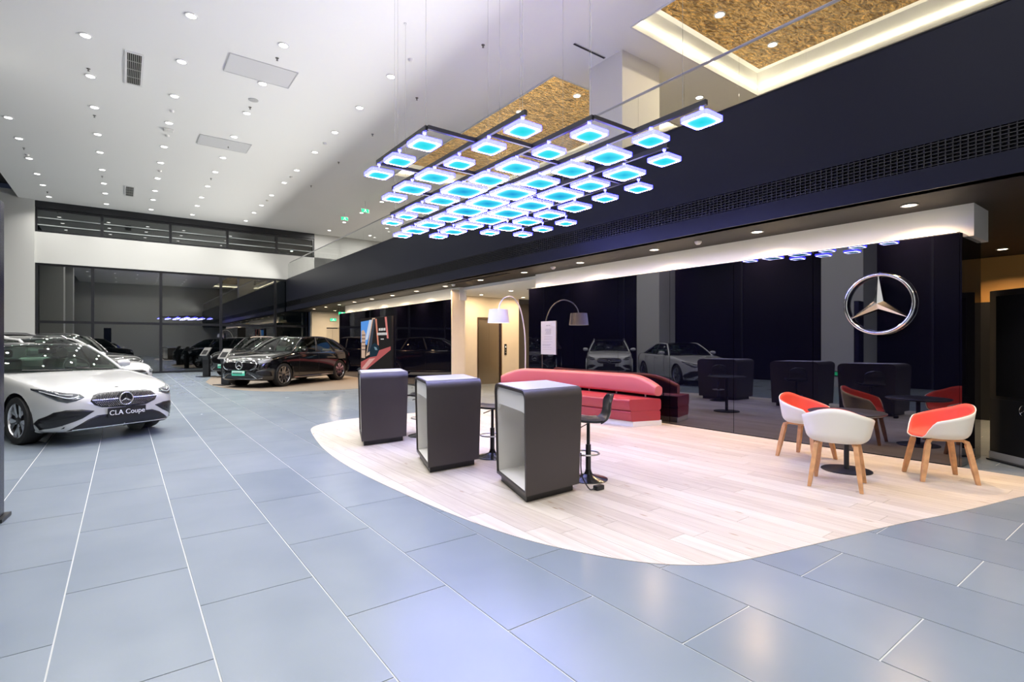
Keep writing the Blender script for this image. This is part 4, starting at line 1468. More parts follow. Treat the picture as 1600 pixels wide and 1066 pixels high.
def make_car(name, label, P, nose, heading):
    """Local frame: x forward (nose at x = 0), y left, z up."""
    L, W, Hc, Rw = P['L'], P['W'] / 2, P['H'], P['R']
    xa_f, xa_r = -P['fo'], -P['fo'] - P['wb']
    rz = math.atan2(heading[1], heading[0])
    car = thing(name, label, 'car', (nose[0], nose[1], P.get('z', .002)), rz)
    paint = P['paint']
    zt, zb, pw = pchip(P['top']), pchip(P['bot']), pchip(P['plan'])
    belt = pchip(P['belt'])
    tail = -L
    offs = [0, .004, .010, .018, .028, .040, .055, .072, .092, .115, .14, .17, .20, .235, .27, .31]
    st = [-o for o in offs]
    x = -.31
    while x > tail + .31:
        x -= .045
        st.append(x)
    st += [tail + o for o in reversed(offs) if tail + o < st[-1] - .01]
    NV = 30

    def section(x):
        w_, t, b_ = pw(x) * W, zt(x), zb(x)
        sh = min(belt(x), t - .012)
        if sh < b_ + .1: sh = b_ + (t - b_) * .7
        hgt = sh - b_
        cp = [(0, b_), (w_ * .70, b_), (w_ * .90, b_ + hgt * .03), (w_ * .965, b_ + hgt * .14), (w_ * .985, b_ + hgt * .34), (w_ * 1.0, b_ + hgt * .60), (w_ * .992, b_ + hgt * .82), (w_ * .955, sh), (w_ * .86, sh + (t - sh) * .62), (w_ * .5, t - .012 * w_), (0, t)]
        return cp

    def smooth_section(x):
        cp = section(x)
        pts = catmull(cp, 4)
        return [(x, max(0, p[0]), p[1]) for p in pts]
    rows = [smooth_section(x) for x in st]
    nh = len(rows[0])
    full = []
    for r in rows:
        full.append(r + [(p[0], -p[1], p[2]) for p in reversed(r[1:-1])])
    nc = len(full[0])
    V = np.array(full).reshape(-1, 3)
    faces = []
    R_ = len(full)
    Ra = Rw + .045
    ins = np.zeros(len(V), bool)
    for xa in (xa_f, xa_r):
        d = np.hypot(V[:, 0] - xa, V[:, 2] - Rw * 1.02)
        ins |= (d < Ra) & (np.abs(V[:, 1]) > W * .62)
    for i in range(R_ - 1):
        for j in range(nc):
            k = (j + 1) % nc
            f = (i * nc + j, i * nc + k, (i + 1) * nc + k, (i + 1) * nc + j)
            if all(ins[list(f)]): continue
            faces.append(f)
    for xa in (xa_f, xa_r):
        for q in np.where(ins)[0]:
            dx, dz = V[q, 0] - xa, V[q, 2] - Rw * 1.02
            d = math.hypot(dx, dz)
            if d < Ra and abs(dx) < Ra:
                s_ = Ra / max(d, 1e-4)
                V[q, 0], V[q, 2] = xa + dx * s_, Rw * 1.02 + dz * s_
    mb = MB()
    mb.v = [tuple(v) for v in V]
    mb.f = faces
    xc, xr = P['cowl'][0], P['rear_base'][0]
    for f in faces:
        c = V[list(f)].mean(axis=0)
        deck = xr + .03 < c[0] < xc - .03 and abs(c[1]) < W * .84 and c[2] > .7
        low = c[2] < P.get('clad', .0) 
        mb.mi.append(1 if (deck or low) else 0)
    mb.f.append(tuple(range(nc))); mb.mi.append(0)
    mb.f.append(tuple(range((R_ - 1) * nc, R_ * nc))); mb.mi.append(0)
    body = mb.build('body', [paint, M_black], car, smooth=35)
    bm = bmesh.new()
    bm.from_mesh(body.data)
    bvh = BVHTree.FromBMesh(bm)
    bm.free()

    def patch(nm, poly, m, axis='x', off=.004, th=.012, mirror=False, parent=None, cuts=4):
        """Panel that follows the body skin: outline given in the front (y,z) or side (x,z) view."""
        out = []
        for sgn in ((1, -1) if mirror else (1,)):
            b2 = bmesh.new()
            vs = [b2.verts.new((p[0] * (sgn if axis == 'x' else 1), p[1], 0)) for p in poly]
            b2.faces.new(vs)
            bmesh.ops.triangulate(b2, faces=b2.faces[:])
            for _ in range(cuts):
                ed = [e for e in b2.edges if e.calc_length() > .05]
                if not ed: break
                bmesh.ops.subdivide_edges(b2, edges=ed, cuts=1)
                bmesh.ops.triangulate(b2, faces=b2.faces[:])
            for v in b2.verts:
                a, z = v.co.x, v.co.y
                if axis == 'x':
                    hit = bvh.ray_cast(Vector((.6, a, z)), Vector((-1, 0, 0)))
                elif axis == 'r':
                    hit = bvh.ray_cast(Vector((-L - .6, a, z)), Vector((1, 0, 0)))
                else:
                    hit = bvh.ray_cast(Vector((a, sgn * (W + .6), z)), Vector((0, -sgn, 0)))
                if hit[0] is None:
                    q = Vector((0, a, z)) if axis == 'x' else (Vector((-L, a, z)) if axis == 'r' else Vector((a, sgn * W, z)))
                    hit = bvh.find_nearest(q)
                n = hit[1]
                ref = Vector((1, 0, 0)) if axis == 'x' else (Vector((-1, 0, 0)) if axis == 'r' else Vector((0, sgn, 0)))
                if n.dot(ref) < 0: n = -n
                v.co = hit[0] + n * off
            bmesh.ops.recalc_face_normals(b2, faces=b2.faces[:])
            me = bpy.data.meshes.new(nm)
            # make sure the normals point out of the body
            tot = sum((f.normal * f.calc_area() for f in b2.faces), Vector())
            ref = Vector((1, 0, 0)) if axis == 'x' else (Vector((-1, 0, 0)) if axis == 'r' else Vector((0, sgn, 0)))
            if tot.dot(ref) < 0:
                bmesh.ops.reverse_faces(b2, faces=b2.faces[:])
            b2.to_mesh(me)
            b2.free()
            me.materials.append(m)
            me.polygons.foreach_set('use_smooth', [True] * len(me.polygons))
            o = bpy.data.objects.new(nm, me)
            COL.objects.link(o)
            o.parent = parent or car
            sd = o.modifiers.new('thick', 'SOLIDIFY')
            sd.thickness = th
            sd.offset = -1
            out.append(o)
        return out

    def onskin(a, z, off=.01):
        h = bvh.ray_cast(Vector((.6, a, z)), Vector((-1, 0, 0)))
        return (h[0] + h[1].normalized() * off) if h[0] is not None else Vector((0, a, z))

    # ---- wheels and arches
    tm = wheel_meshes(Rw, P.get('wheel', 'twin'))
    for xa in (xa_f, xa_r):
        for sg in (1, -1):
            wy = W * .985 - .115
            wh = bpy.data.objects.new('wheel', tm[0]); COL.objects.link(wh)
            wh.parent = car
            wh.location = (xa, sg * wy, Rw)
            wh.rotation_euler = (0, 0, 0 if sg > 0 else PI)
            for nm, me in zip(('rim', 'brake_disc', 'spokes', 'hub_cap'), tm[1:]):
                inst(nm, me, wh)
            ww = MB()
            n = 20
            arc = [(xa + Ra * math.cos(PI * (i / n) * 1.2 - .1 * PI), Rw * 1.02 + Ra * math.sin(PI * (i / n) * 1.2 - .1 * PI)) for i in range(n + 1)]
            ww.grid([[(a, sg * W * .55, z) for a, z in arc], [(a, sg * W * .955, z) for a, z in arc]])
            ww.f.append(tuple(range(n + 1))); ww.mi.append(0)
            ww.build('wheel_well', M_black, car)
            if P.get('archtrim'):
                ar = [(xa + (Ra + .018) * math.cos(PI * (i / n) * 1.12 - .06 * PI), sg * (W * pw(xa) * .992), Rw * 1.02 + (Ra + .018) * math.sin(PI * (i / n) * 1.12 - .06 * PI)) for i in range(n + 1)]
                MB().tube(ar, .024, 8).build('arch_trim', P['archtrim'], car, smooth=True)

    # ---- greenhouse
    cx_, cz_ = P['cowl']
    tx_, tz_ = P['ws_top']
    rx_, rzz = P['roof_end']
    bx_, bz_ = P['rear_base']
    peak = P['peak']
    wb_, wr_ = W * .90, W * P.get('tumble', .68)
    gmat = P['glass']

    def wsb(q): return Vector((cx_ - .22 * q * q, q * wb_ * .97, cz_ - .03 * q * q))
    def wst(q): return Vector((tx_ - .10 * q * q, q * wr_ * .97, tz_ - .035 * q * q))
    def rrt(q): return Vector((rx_ + .06 * q * q, q * wr_ * .92, rzz - .03 * q * q))
    def rrb(q): return Vector((bx_ + .12 * q * q, q * wb_ * .88, bz_ - .02 * q * q))

    def ruled(fa, fb, n, m, bulge=0):
        rows = []
        for i in range(m + 1):
            t = i / m
            row = []
            for j in range(n + 1):
                q = -1 + 2 * j / n
                p = fa(q).lerp(fb(q), t)
                nrm = Vector((0.5 * (1 if bulge > 0 else 1), 0, .8))
                p = p + nrm * (abs(bulge) * 4 * t * (1 - t))
                row.append(tuple(p))
            rows.append(row)
        return MB().grid(rows)
    ruled(wsb, wst, 20, 10, .03).build('windscreen', gmat, car, smooth=80)
    rear = MB()
    rw_rows = []
    for i in range(9):
        t = i / 8
        rw_rows.append([tuple(rrt(-1 + 2 * j / 16).lerp(rrb(-1 + 2 * j / 16), t) + Vector((-.35, 0, .6)) * (.05 * 4 * t * (1 - t))) for j in range(17)])
    MB().grid(rw_rows).build('rear_window', gmat, car, smooth=80)
    # roof
    def roofz(x):
        t = (x - tx_) / (rx_ - tx_)
        base = tz_ + (rzz - tz_) * t
        return base + (peak - max(tz_, rzz)) * 4 * t * (1 - t) * 1.0
    rr = []
    for i in range(15):
        t = i / 14
        row = []
        for j in range(17):
            q = -1 + 2 * j / 16
            a, b_ = wst(q), rrt(q)
            p = a.lerp(b_, t)
            p.z = p.z + (roofz(tx_ + (rx_ - tx_) * t) - (tz_ + (rzz - tz_) * t))
            p.y *= 1 + .10 * 4 * t * (1 - t)
            row.append(tuple(p))
        rr.append(row)
    ro = MB().grid(rr).build('roof', P.get('roofmat', paint), car, smooth=80)
    sd = ro.modifiers.new('thick', 'SOLIDIFY'); sd.thickness = .03; sd.offset = -1
    # side glass between belt and roof edge
    for sg in (1, -1):
        edge_top = [Vector(r[16 if sg > 0 else 0]) for r in rr]
        A0, C0 = wsb(sg), rrb(sg)
        nb = 14
        bot = []
        for i in range(nb + 1):
            t = i / nb
            x = A0.x + (C0.x - A0.x) * t
            yb = max(W * pw(x) * .93, wb_ * .97) if 0 < i < nb else abs(A0.y if i == 0 else C0.y)
            zz = belt(x) + .012 if 0 < i < nb else (A0.z if i == 0 else C0.z)
            bot.append(Vector((x, sg * yb, zz)))
        def topat(t):
            k = t * (len(edge_top) - 1)
            i = min(int(k), len(edge_top) - 2)
            return edge_top[i].lerp(edge_top[i + 1], k - i)
        def side(t, v):
            k = t * nb
            i = min(int(k), nb - 1)
            p = bot[i].lerp(bot[i + 1], k - i).lerp(topat(t), v)
            p.y += sg * .035 * 4 * v * (1 - v) * .5
            return p
        tB, tC = P.get('tB', .40), P.get('tC', .80)
        lim = [(.045, tB - .012, 'front_side_window'), (tB + .012, tC - .01, 'rear_side_window'), (tC + .008, P.get('tD', .93), 'quarter_window')]
        for (a, b_, nm) in lim:
            if b_ - a < .02: continue
            MB().grid([[tuple(side(a + (b_ - a) * i / 8, v / 6)) for v in range(7)] for i in range(9)]).build(nm, P.get('sideglass', gmat), car, smooth=80)
        def pillar(nm, t0, t1, m, out=.004):
            rows = [[tuple(side(t0 + (t1 - t0) * i / 4, v / 8) + Vector((0, sg * out, 0))) for v in range(9)] for i in range(5)]
            o = MB().grid(rows).build(nm, m, car, smooth=80)
            s2 = o.modifiers.new('thick', 'SOLIDIFY'); s2.thickness = .03; s2.offset = 0
        pillar('b_pillar', tB - .014, tB + .014, M_black)
        pillar('c_pillar', P.get('tD', .93), 1.0, paint)
        pillar('window_divider', tC - .012, tC + .010, M_black)
        ap = [tuple(wsb(sg).lerp(wst(sg), v / 10) + Vector((.5, 0, .8)) * (.02 * 4 * v / 10 * (1 - v / 10)) + Vector((-.01, sg * .006, 0))) for v in range(11)]
        MB().tube(ap, .030, 10).build('a_pillar', P.get('pillarmat', paint), car, smooth=True)
        MB().tube([tuple(p + Vector((0, sg * .004, -.004))) for p in edge_top], .026, 10).build('roof_side', paint, car, smooth=True)
        cpt = [tuple(rrt(sg).lerp(rrb(sg), v / 8) + Vector((-.35, 0, .6)) * (.05 * 4 * v / 8 * (1 - v / 8))) for v in range(9)]
        MB().tube(cpt, .035, 10).build('rear_pillar', paint, car, smooth=True)
        trim = [tuple(side(.03 + (.95 - .03) * i / 24, .0) + Vector((0, sg * .008, .004))) for i in range(25)]
        tr2 = [tuple(side(.03 + (P.get('tD', .93) - .03) * i / 24, .97) + Vector((0, sg * .010, 0))) for i in range(25)]
        MB().tube(trim, .008, 6).build('belt_trim', P['trim'], car, smooth=True)
        MB().tube(tr2, .007, 6).build('roof_trim', P['trim'], car, smooth=True)
        # mirror
        mp = side(.10, .05)
        mm = MB().lathe([(0, -.11), (.05, -.10), (.075, -.04), (.08, .03), (.06, .09), (0, .105)], 16, cap=False)
        mm.xf(lambda a, b_, c: (a * 1.0 + mp.x - .02 + abs(c) * .1 * 0, mp.y + sg * (.14 + c), mp.z + .075 + b_ * .85))
        mo = mm.build('door_mirror', P.get('mirror', paint), car, smooth=True)
        MB().tube([tuple(mp), tuple(mp + Vector((0, sg * .07, .05)))], .02, 8).build('mirror_arm', M_black, mo)
        # door shut lines and handles
        for t in P.get('doors', (.07, .40, .78)):
            xq = A0.x + (C0.x - A0.x) * t
            pts = []
            for zq in np.linspace(zb(xq) + .12, belt(xq) - .01, 12):
                h = bvh.ray_cast(Vector((xq, sg * (W + .5), zq)), Vector((0, -sg, 0)))
                if h[0] is not None: pts.append(tuple(h[0] + Vector((0, sg * .001, 0))))
            if len(pts) > 3:
                MB().tube(pts, .004, 5).build('shut_line', M_slot, car)
        for t in P.get('handles', (.33, .70)):
            xq = A0.x + (C0.x - A0.x) * t
            zq = belt(xq) - .10
            h = bvh.ray_cast(Vector((xq, sg * (W + .5), zq)), Vector((0, -sg, 0)))
            if h[0] is not None:
                p = h[0]
                MB().tube([(p.x + .10, p.y, p.z), (p.x + .07, p.y + sg * .025, p.z), (p.x - .07, p.y + sg * .025, p.z), (p.x - .10, p.y, p.z)], .011, 8).build('door_handle', P.get('handlemat', paint), car, smooth=True)
        if P.get('sill'):
            xs_ = np.linspace(xa_f - Rw - .08, xa_r + Rw + .08, 16)
            MB().tube([(x_, sg * W * pw(x_) * .975, zb(x_) + .07) for x_ in xs_], .018, 8).build('sill_trim', P['sill'], car, smooth=True)
        if P.get('rails'):
            e = edge_top
            pts = [tuple(e[2] + Vector((0, -sg * .02, .012)))] + [tuple(e[k] + Vector((0, -sg * .015, .05))) for k in range(3, 12)] + [tuple(e[12] + Vector((0, -sg * .02, .012)))]
            MB().tube(pts, .014, 8).build('roof_rail', P['rails'], car, smooth=True)

    # ---- cabin
    dash = MB().box(cx_ - .62, cx_ - .16, -W * .80, W * .80, cz_ - .35, cz_ - .03)
    dash.build('dashboard', M_seat, car, bevel=.05)
    for sg in (1, -1):
        for (xs_, nm) in ((cx_ - 1.25, 'front_seat'), (cx_ - 2.1, 'rear_seat')):
            m = MB().box(xs_ - .10, xs_ + .06, sg * .38 - .23, sg * .38 + .23, cz_ - .45, cz_ + .17)
            so = m.build(nm, P.get('seats', M_seat), car, bevel=.05)
            B(xs_ - .09, xs_ + .02, sg * .38 - .12, sg * .38 + .12, cz_ + .19, cz_ + .33).build('headrest', P.get('seats', M_seat), so, bevel=.04)
    n = 24
    sw = MB().tube([(cx_ - .70 - .09 * math.sin(2 * PI * i / n), .37 + .185 * math.cos(2 * PI * i / n), cz_ + .02 + .165 * math.sin(2 * PI * i / n)) for i in range(n)], .016, 8, closed=True)
    so = sw.build('steering_wheel', M_black, car, smooth=True)
    MB().tube([(cx_ - .70, .20, cz_ + .02), (cx_ - .70, .54, cz_ + .02)], .018, 6).build('wheel_spoke', M_black, so)
    MB().tube(catmull([tuple(wst(0) + Vector((.02, 0, -.03))), tuple(wst(0) + Vector((-.05, 0, -.07)))], 2), .01, 6).build('mirror_stalk', M_black, car)
    B(tx_ - .08, tx_ - .05, -.12, .12, tz_ - .15, tz_ - .08).build('inside_mirror', M_black, car, bevel=.01)
    # wipers
    for y0, y1 in ((.62, .05), (-.02, -.6)):
        a, b_ = wsb(y0 / wb_), wsb(y1 / wb_)
        MB().tube([tuple(a + Vector((.01, 0, .012))), tuple(b_ + Vector((-.03, 0, .035)))], .008, 6).build('wiper', M_black, car)

    # ---- face
    F = P['face']
    for nm, poly, m, mir in F['patches']:
        patch(nm, poly, m, 'x', off=F.get('off', {}).get(nm, .004), mirror=mir)
    if 'pins' in F:
        pn = MB()
        poly = F['pins']
        zz = min(p[1] for p in poly)
        row = 0
        while zz < max(p[1] for p in poly):
            y_ = -W + (.013 if row % 2 else 0)
            while y_ < W:
                if inside((y_, zz), poly) and abs(zz - F['star'][0]) > .016:
                    p = onskin(y_, zz, .010)
                    pn.box(p.x - .004, p.x + .005, p.y - .006, p.y + .006, p.z - .0045, p.z + .0045)
                y_ += .027
            zz += .0155
            row += 1
        tag(pn.build('grille_pins', M_rim, car, fix=False), kind='stuff')
    for (a, b_, z, rad, m) in F.get('bars', []):
        pts = [tuple(onskin(a + (b_ - a) * i / 14, z, .010)) for i in range(15)]
        MB().tube(pts, rad, 8).build('grille_bar', m, car, smooth=True)
    for (pl, rad, m, nm) in F.get('lines', []):
        for sg in (1, -1):
            pts = [tuple(onskin(sg * p[0], p[1], .008)) for p in catmull(pl, 5)]
            MB().tube(pts, rad, 6).build(nm, m, car, smooth=True)
    sz, sr = F['star']
    e = bpy.data.objects.new('grille_star', None); COL.objects.link(e)
    e.parent = car
    e.location = tuple(onskin(0, sz, .022))
    e.rotation_euler = (0, 0, PI / 2)
    star_emblem(e, sr, sr * .10, sr * .12, M_chrome, 'badge')
    MB().lathe([(0, 0), (sr * .95, 0)], 24, cap=False).xf(lambda a, b_, c: (a, .012, b_)).build('badge_back', M_intake, e)
    if 'hoodbadge' in F:
        h = bvh.ray_cast(Vector((F['hoodbadge'], 0, 2)), Vector((0, 0, -1)))
        if h[0] is not None:
            MB().lathe([(.022, 0), (.022, .004), (0, .006)], 14).build('bonnet_badge', M_intake, car, loc=tuple(h[0]))
    pz, pwid, ph, style = F['plate']
    pc = onskin(0, pz, .02)
    pl = B(-.006, .006, -pwid / 2, pwid / 2, -ph / 2, ph / 2).build('number_plate', M_intake if style == 'black' else mat('plate_green', (.10, .62, .42), .4), car, loc=(pc.x + .012, 0, pz))
    if style == 'black':
        me = text_mesh(F['text'], ph * .72, mat('letter_white', (.85, .85, .85), .5))
        t = bpy.data.objects.new('lettering', me); COL.objects.link(t)
        t.parent = pl
        t.location = (.009, 0, -.004)
        t.rotation_euler = (PI / 2, 0, PI / 2)
    elif style == 'green':
        B(.0062, .0072, -pwid / 2 + .01, pwid / 2 - .01, .0, ph / 2 - .006).build('plate_light', mat('plate_pale', (.62, .85, .74), .4), pl)
        tx = MB()
        for k in range(7):
            a = -pwid / 2 + .035 + k * .052
            tx.box(.0073, .0085, a, a + .030, -ph * .26, ph * .24)
            tx.box(.0073, .0085, a + .005, a + .04, -ph * .04, ph * .04)
        tx.build('plate_marks', mat('plate_dark', (.02, .12, .09), .5), pl)
    # ---- tail lamps
    patch('tail_lamp', [(.42, P['belt_r'] - .05), (W * .88, P['belt_r'] - .02), (W * .9, P['belt_r'] - .14), (.42, P['belt_r'] - .13)], mat('tail_red', (.25, .01, .01), .15, coat=1.), 'r', mirror=True)
    return car


def mir(poly):
    return poly + [(-p[0], p[1]) for p in reversed(poly)]


CLA = dict(L=4.69, W=1.83, H=1.44, R=.332, fo=.935, wb=2.73, paint=M_pw, glass=M_carglass, z=.002,
           top=[(-4.69, .80), (-4.66, .90), (-4.6, .965), (-4.3, 1.02), (-3.9, 1.02), (-3.2, .99), (-2.2, .98), (-1.62, .985), (-1.45, .975), (-1.1, .925), (-.7, .86), (-.4, .80), (-.22, .755), (-.12, .72), (-.06, .68), (-.025, .63), (0, .56)],
           bot=[(-4.69, .48), (-4.62, .34), (-4.4, .24), (-3.9, .18), (-1.2, .17), (-.5, .17), (-.25, .18), (-.10, .20), (-.04, .235), (-.01, .32), (0, .42)],
           plan=[(-4.69, .60), (-4.62, .74), (-4.45, .86), (-4.0, .96), (-3.2, 1.0), (-2.2, .985), (-1.1, .985), (-.8, .975), (-.5, .935), (-.3, .88), (-.17, .81), (-.09, .73), (-.04, .64), (-.012, .55), (0, .46)],
           belt=[(-4.69, .80), (-4.4, .93), (-3.9, .985), (-3.0, .97), (-1.6, .93), (-1.0, .86), (-.5, .77), (-.2, .69), (0, .54)],
           cowl=(-1.40, .975), ws_top=(-2.13, 1.385), roof_end=(-3.35, 1.34), rear_base=(-4.15, 1.03), peak=1.435, tumble=.66, tB=.43, tC=.80, tD=.90, belt_r=.90,
           trim=M_chrome, roofmat=mat('panorama_black', (.006, .007, .008), .05, coat=1.), pillarmat=M_pw, mirror=M_pw, handlemat=M_pw, wheel='twin', seats=M_seatl,
           doors=(.10, .43, .76), handles=(.36, .70),
           face=dict(patches=[
               ('grille', mir([(.0, .705), (.30, .70), (.385, .675), (.44, .60), (.40, .545), (.31, .505), (.0, .485)]), M_intake, False),
               ('headlamp', [(.49, .655), (.52, .70), (.66, .725), (.78, .765), (.845, .79), (.85, .765), (.80, .68), (.74, .62), (.67, .595), (.59, .615)], M_lampglass, True),
               ('side_intake', [(.40, .465), (.54, .50), (.68, .50), (.77, .47), (.835, .38), (.862, .24), (.845, .20), (.78, .25), (.66, .315), (.53, .375)], M_intake, True),
               ('lower_intake', mir([(.0, .40), (.36, .40), (.47, .355), (.60, .265), (.66, .215), (.0, .215)]), M_intake, False)],
               pins=mir([(.0, .69), (.29, .685), (.37, .66), (.42, .60), (.385, .555), (.30, .52), (.0, .50)]),
               bars=[(-.42, -.10, .605, .011, M_rim), (.10, .42, .605, .011, M_rim)],
               lines=[([(.545, .668), (.62, .650), (.68, .660), (.76, .70), (.82, .745)], .007, M_drl, 'lamp_signature'),
                      ([(.60, .690), (.66, .693), (.72, .705)], .005, M_drl, 'lamp_signature'),
                      ([(.0, .232), (.3, .230), (.52, .232), (.62, .225)], .010, M_chrome, 'lip_trim'),
                      ([(.55, .43), (.68, .425), (.80, .40)], .005, M_rimdark, 'intake_fin'),
                      ([(.60, .40), (.70, .385), (.81, .345)], .005, M_rimdark, 'intake_fin')],
               star=(.595, .098), plate=(.415, .50, .135, 'black'), text='CLA Coupe', hoodbadge=-.24))

GLA = dict(L=4.42, W=1.83, H=1.61, R=.348, fo=.86, wb=2.73, paint=M_pw, glass=M_carglass, z=.002, clad=.36,
           top=[(-4.42, .95), (-4.40, 1.02), (-4.3, 1.07), (-3.6, 1.09), (-2.2, 1.09), (-1.4, 1.09), (-1.25, 1.08), (-1.0, 1.055), (-.6, 1.01), (-.3, .955), (-.15, .90), (-.07, .85), (-.025, .79), (0, .70)],
           bot=[(-4.42, .50), (-4.36, .36), (-4.2, .27), (-3.7, .23), (-.8, .22), (-.3, .23), (-.10, .26), (-.03, .33), (0, .45)],
           plan=[(-4.42, .70), (-4.36, .82), (-4.2, .92), (-3.8, .98), (-3.0, 1.0), (-1.0, .99), (-.7, .98), (-.45, .95), (-.28, .90), (-.15, .83), (-.07, .75), (-.02, .66), (0, .56)],
           belt=[(-4.42, .98), (-4.0, 1.06), (-3.0, 1.04), (-1.5, 1.01), (-.9, .97), (-.5, .93), (-.2, .86), (0, .70)],
           cowl=(-1.14, 1.085), ws_top=(-1.85, 1.50), roof_end=(-3.75, 1.48), rear_base=(-4.22, 1.12), peak=1.57, tumble=.70, tB=.38, tC=.74, tD=.93, belt_r=1.0,
           trim=M_chrome, roofmat=mat('panorama_black'), mirror=M_pw, handlemat=M_pw, wheel='twin', rails=M_silver, archtrim=M_pw, seats=M_seatl,
           face=dict(patches=[
               ('grille', mir([(.0, .815), (.36, .81), (.44, .775), (.475, .70), (.44, .64), (.36, .61), (.0, .60)]), M_intake, False),
               ('headlamp', [(.53, .745), (.55, .80), (.64, .835), (.76, .86), (.82, .855), (.82, .80), (.74, .745), (.64, .725)], M_lampglass, True),
               ('side_intake', [(.50, .52), (.62, .555), (.78, .54), (.85, .47), (.86, .36), (.76, .40), (.62, .44)], M_intake, True),
               ('lower_intake', mir([(.0, .49), (.42, .48), (.54, .40), (.64, .32), (.0, .30)]), M_intake, False)],
               bars=[(-.43, -.11, .735, .012, M_chrome), (.11, .43, .735, .012, M_chrome), (-.43, -.11, .685, .012, M_chrome), (.11, .43, .685, .012, M_chrome)],
               lines=[([(.56, .775), (.66, .77), (.76, .80), (.80, .84)], .009, M_drl, 'lamp_signature'),
                      ([(0, .315), (.4, .315), (.62, .33)], .014, M_silver, 'skid_trim')],
               star=(.71, .10), plate=(.53, .46, .12, 'black'), text=' ', hoodbadge=-.2))

EQE = dict(L=4.86, W=1.94, H=1.685, R=.375, fo=.88, wb=3.03, paint=M_pb, glass=M_carglass, sideglass=M_darkglass, z=.004,
           top=[(-4.86, .98), (-4.83, 1.04), (-4.7, 1.09), (-4.2, 1.12), (-2.5, 1.12), (-1.5, 1.13), (-1.3, 1.12), (-1.0, 1.085), (-.6, 1.02), (-.35, .96), (-.18, .89), (-.09, .83), (-.03, .75), (0, .64)],
           bot=[(-4.86, .52), (-4.78, .36), (-4.6, .26), (-4.0, .21), (-1.0, .20), (-.4, .21), (-.12, .235), (-.04, .30), (0, .44)],
           plan=[(-4.86, .66), (-4.78, .80), (-4.6, .91), (-4.2, .975), (-3.4, 1.0), (-1.0, .99), (-.75, .98), (-.5, .95), (-.32, .90), (-.18, .82), (-.08, .73), (-.025, .62), (0, .52)],
           belt=[(-4.86, .98), (-4.4, 1.09), (-3.4, 1.08), (-1.6, 1.04), (-1.0, 1.0), (-.6, .945), (-.25, .86), (0, .66)],
           cowl=(-1.15, 1.12), ws_top=(-2.00, 1.585), roof_end=(-3.90, 1.54), rear_base=(-4.62, 1.16), peak=1.66, tumble=.68, tB=.38, tC=.72, tD=.90, belt_r=1.03,
           trim=M_chrome, roofmat=M_pb, mirror=M_pb, handlemat=M_pb, wheel='star', sill=M_chrome, seats=M_seatl,
           face=dict(patches=[
               ('grille', mir([(.0, .83), (.40, .825), (.56, .80), (.62, .70), (.54, .60), (.42, .555), (.0, .54)]), mat('panel_black', (.006, .006, .007), .06, coat=1.), False),
               ('headlamp', [(.60, .80), (.63, .845), (.74, .875), (.86, .91), (.88, .88), (.86, .80), (.76, .755), (.66, .76)], mat('headlamp_clear', (.35, .36, .38), .08, .5, coat=1.), True),
               ('side_intake', [(.60, .52), (.70, .55), (.83, .56), (.88, .50), (.88, .36), (.76, .37), (.64, .44)], M_intake, True),
               ('lower_intake', mir([(.0, .45), (.40, .44), (.54, .35), (.62, .29), (.0, .275)]), M_intake, False)],
               lines=[([(0, .832), (.40, .828), (.55, .80), (.615, .70), (.54, .60), (.42, .557)], .008, M_chrome, 'grille_trim'),
                      ([(.62, .82), (.72, .85), (.84, .885)], .012, M_drl, 'lamp_signature'),
                      ([(0, .285), (.3, .285), (.60, .29), (.74, .31)], .013, M_chrome, 'lip_trim'),
                      ([(.26, .44), (.40, .43), (.54, .35), (.60, .30)], .009, M_chrome, 'lip_arch')],
               star=(.70, .135), plate=(.46, .48, .15, 'green')))

EQB = dict(EQE)
EQB.update(L=4.70, W=1.86, H=1.70, R=.36, rails=M_silver, wb=2.86,
           top=[(-4.70, 1.0), (-4.68, 1.06), (-4.55, 1.12), (-4.0, 1.15), (-2.5, 1.15), (-1.5, 1.15), (-1.25, 1.14), (-.9, 1.11), (-.5, 1.07), (-.25, 1.01), (-.12, .95), (-.05, .88), (-.02, .82), (0, .72)],
           bot=[(-4.70, .52), (-4.62, .36), (-4.4, .27), (-4.0, .23), (-1.0, .22), (-.4, .23), (-.12, .25), (-.04, .31), (0, .44)],
           plan=[(-4.70, .74), (-4.62, .86), (-4.45, .94), (-4.1, .985), (-3.4, 1.0), (-1.0, .99), (-.7, .985), (-.45, .96), (-.28, .92), (-.14, .85), (-.06, .77), (-.02, .68), (0, .58)],
           belt=[(-4.70, 1.02), (-4.3, 1.11), (-3.4, 1.1), (-1.6, 1.07), (-1.0, 1.03), (-.6, .99), (-.25, .92), (0, .72)],
           cowl=(-1.15, 1.145), ws_top=(-1.75, 1.61), roof_end=(-4.25, 1.60), rear_base=(-4.55, 1.2), peak=1.66, tumble=.74)
EQC = dict(EQB)
EQC.update(face=dict(EQB['face'], plate=(.46, .40, .12, 'black'), text=' '))

make_car('white_coupe', 'white four door coupe at the left front with a lettered plate', CLA, (.03, 9.47), (.47, -.883))
make_car('white_compact_suv', 'white compact SUV parked behind the white coupe', GLA, (.12, 13.95), (.73, -.68))
make_car('black_estate_car', 'black car behind the white SUV near the far window', EQC, (.05, 18.6), (.73, -.68))
make_car('black_electric_suv', 'glossy black SUV with chrome trim and green plate, nearer of the two', EQE, (2.86, 17.95), (-.79, -.613))
make_car('black_boxy_suv', 'black SUV with silver roof rails and green plate parked behind the nearer one', EQB, (3.2, 23.6), (-.79, -.613))

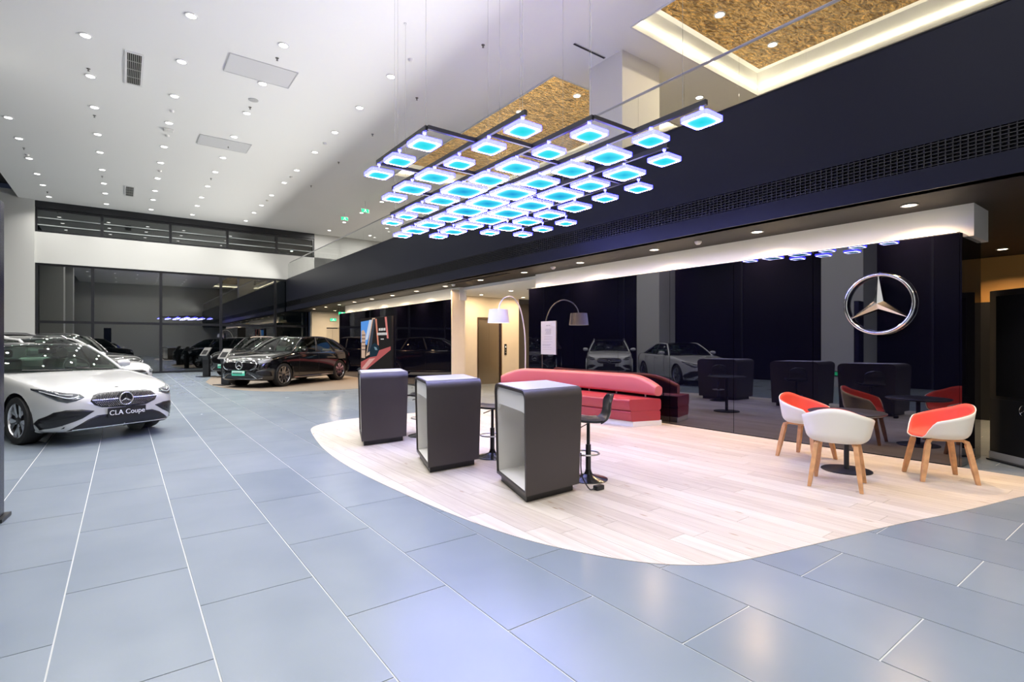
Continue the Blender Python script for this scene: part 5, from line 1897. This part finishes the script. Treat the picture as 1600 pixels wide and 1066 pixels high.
# ------------------------------------------------------------------ labels that single out each small ceiling fitting
ORD = ['first', 'second', 'third', 'fourth', 'fifth', 'sixth', 'seventh', 'eighth', 'ninth', 'tenth', 'eleventh', 'twelfth', 'thirteenth', 'fourteenth', 'fifteenth', 'sixteenth', 'seventeenth', 'eighteenth', 'nineteenth', 'twentieth']


def in_view(o):
    px, py, d = proj(*o.location)
    return d > .3 and -5 < px < 1605 and -5 < py < 1071


def number(objs, fmt, hidden):
    k = 0
    for o in objs:
        if in_view(o):
            o['label'] = fmt % ORD[min(k, 19)]
            k += 1
        else:
            o['label'] = hidden


def of(name):
    return [o for o in COL.objects if o.name.split('.')[0] == name and not o.parent]


ROWS = {-2.4: 'leftmost row', -.58: 'second row from the left', .97: 'middle row', 2.52: 'fourth row from the left', 4.71: 'rightmost row'}
for x, rn in ROWS.items():
    row = sorted([o for o in of('ceiling_downlight') if abs(o.location.x - x) < .1], key=lambda o: -o.location.y)
    number(row, 'white ceiling downlight, %s from the far window in the ' + rn, 'white ceiling downlight in the ' + rn + ', above the top of the picture')
number(sorted([o for o in of('soffit_downlight') if o.location.x < 8], key=lambda o: o.location.y), 'warm downlight under the balcony, %s of its row from the right', 'warm downlight under the balcony, out of view on the right')
number(sorted([o for o in of('soffit_downlight') if o.location.x > 8], key=lambda o: proj(*o.location)[0]), 'warm downlight beside the orange wall at far right, %s from the left', 'warm downlight near the orange wall, out of view')
number(sorted(of('sprinkler'), key=lambda o: -proj(*o.location)[1]), 'tiny metal sprinkler head on the white ceiling, %s lowest in the picture', 'sprinkler head out of view')
number(sorted(of('smoke_detector'), key=lambda o: -proj(*o.location)[1]), 'small white smoke detector on the high ceiling, %s lowest in the picture', 'smoke detector out of view')
number(sorted(of('soffit_detector'), key=lambda o: o.location.y), 'white smoke detector under the balcony, %s from the right', 'smoke detector under the balcony out of view')
number(sorted([o for o in of('gallery_downlight') if o.location.z > 7.4], key=lambda o: -proj(*o.location)[0]), 'round downlight in the hammered gold panels, %s from the right', 'gold panel downlight above the picture')
number(sorted([o for o in of('gallery_downlight') if o.location.z < 7.4], key=lambda o: -proj(*o.location)[0]), 'downlight in the white ceiling upstairs behind the balustrade, %s from the right', 'upstairs downlight out of view')
number(sorted(of('lobby_downlight'), key=lambda o: proj(*o.location)[0]), 'warm downlight in the cream lift lobby ceiling, %s from the left', 'lobby downlight out of view')
number(sorted(of('corridor_downlight'), key=lambda o: proj(*o.location)[0]), 'warm downlight in the far corridor ceiling, %s from the left', 'corridor downlight out of view')
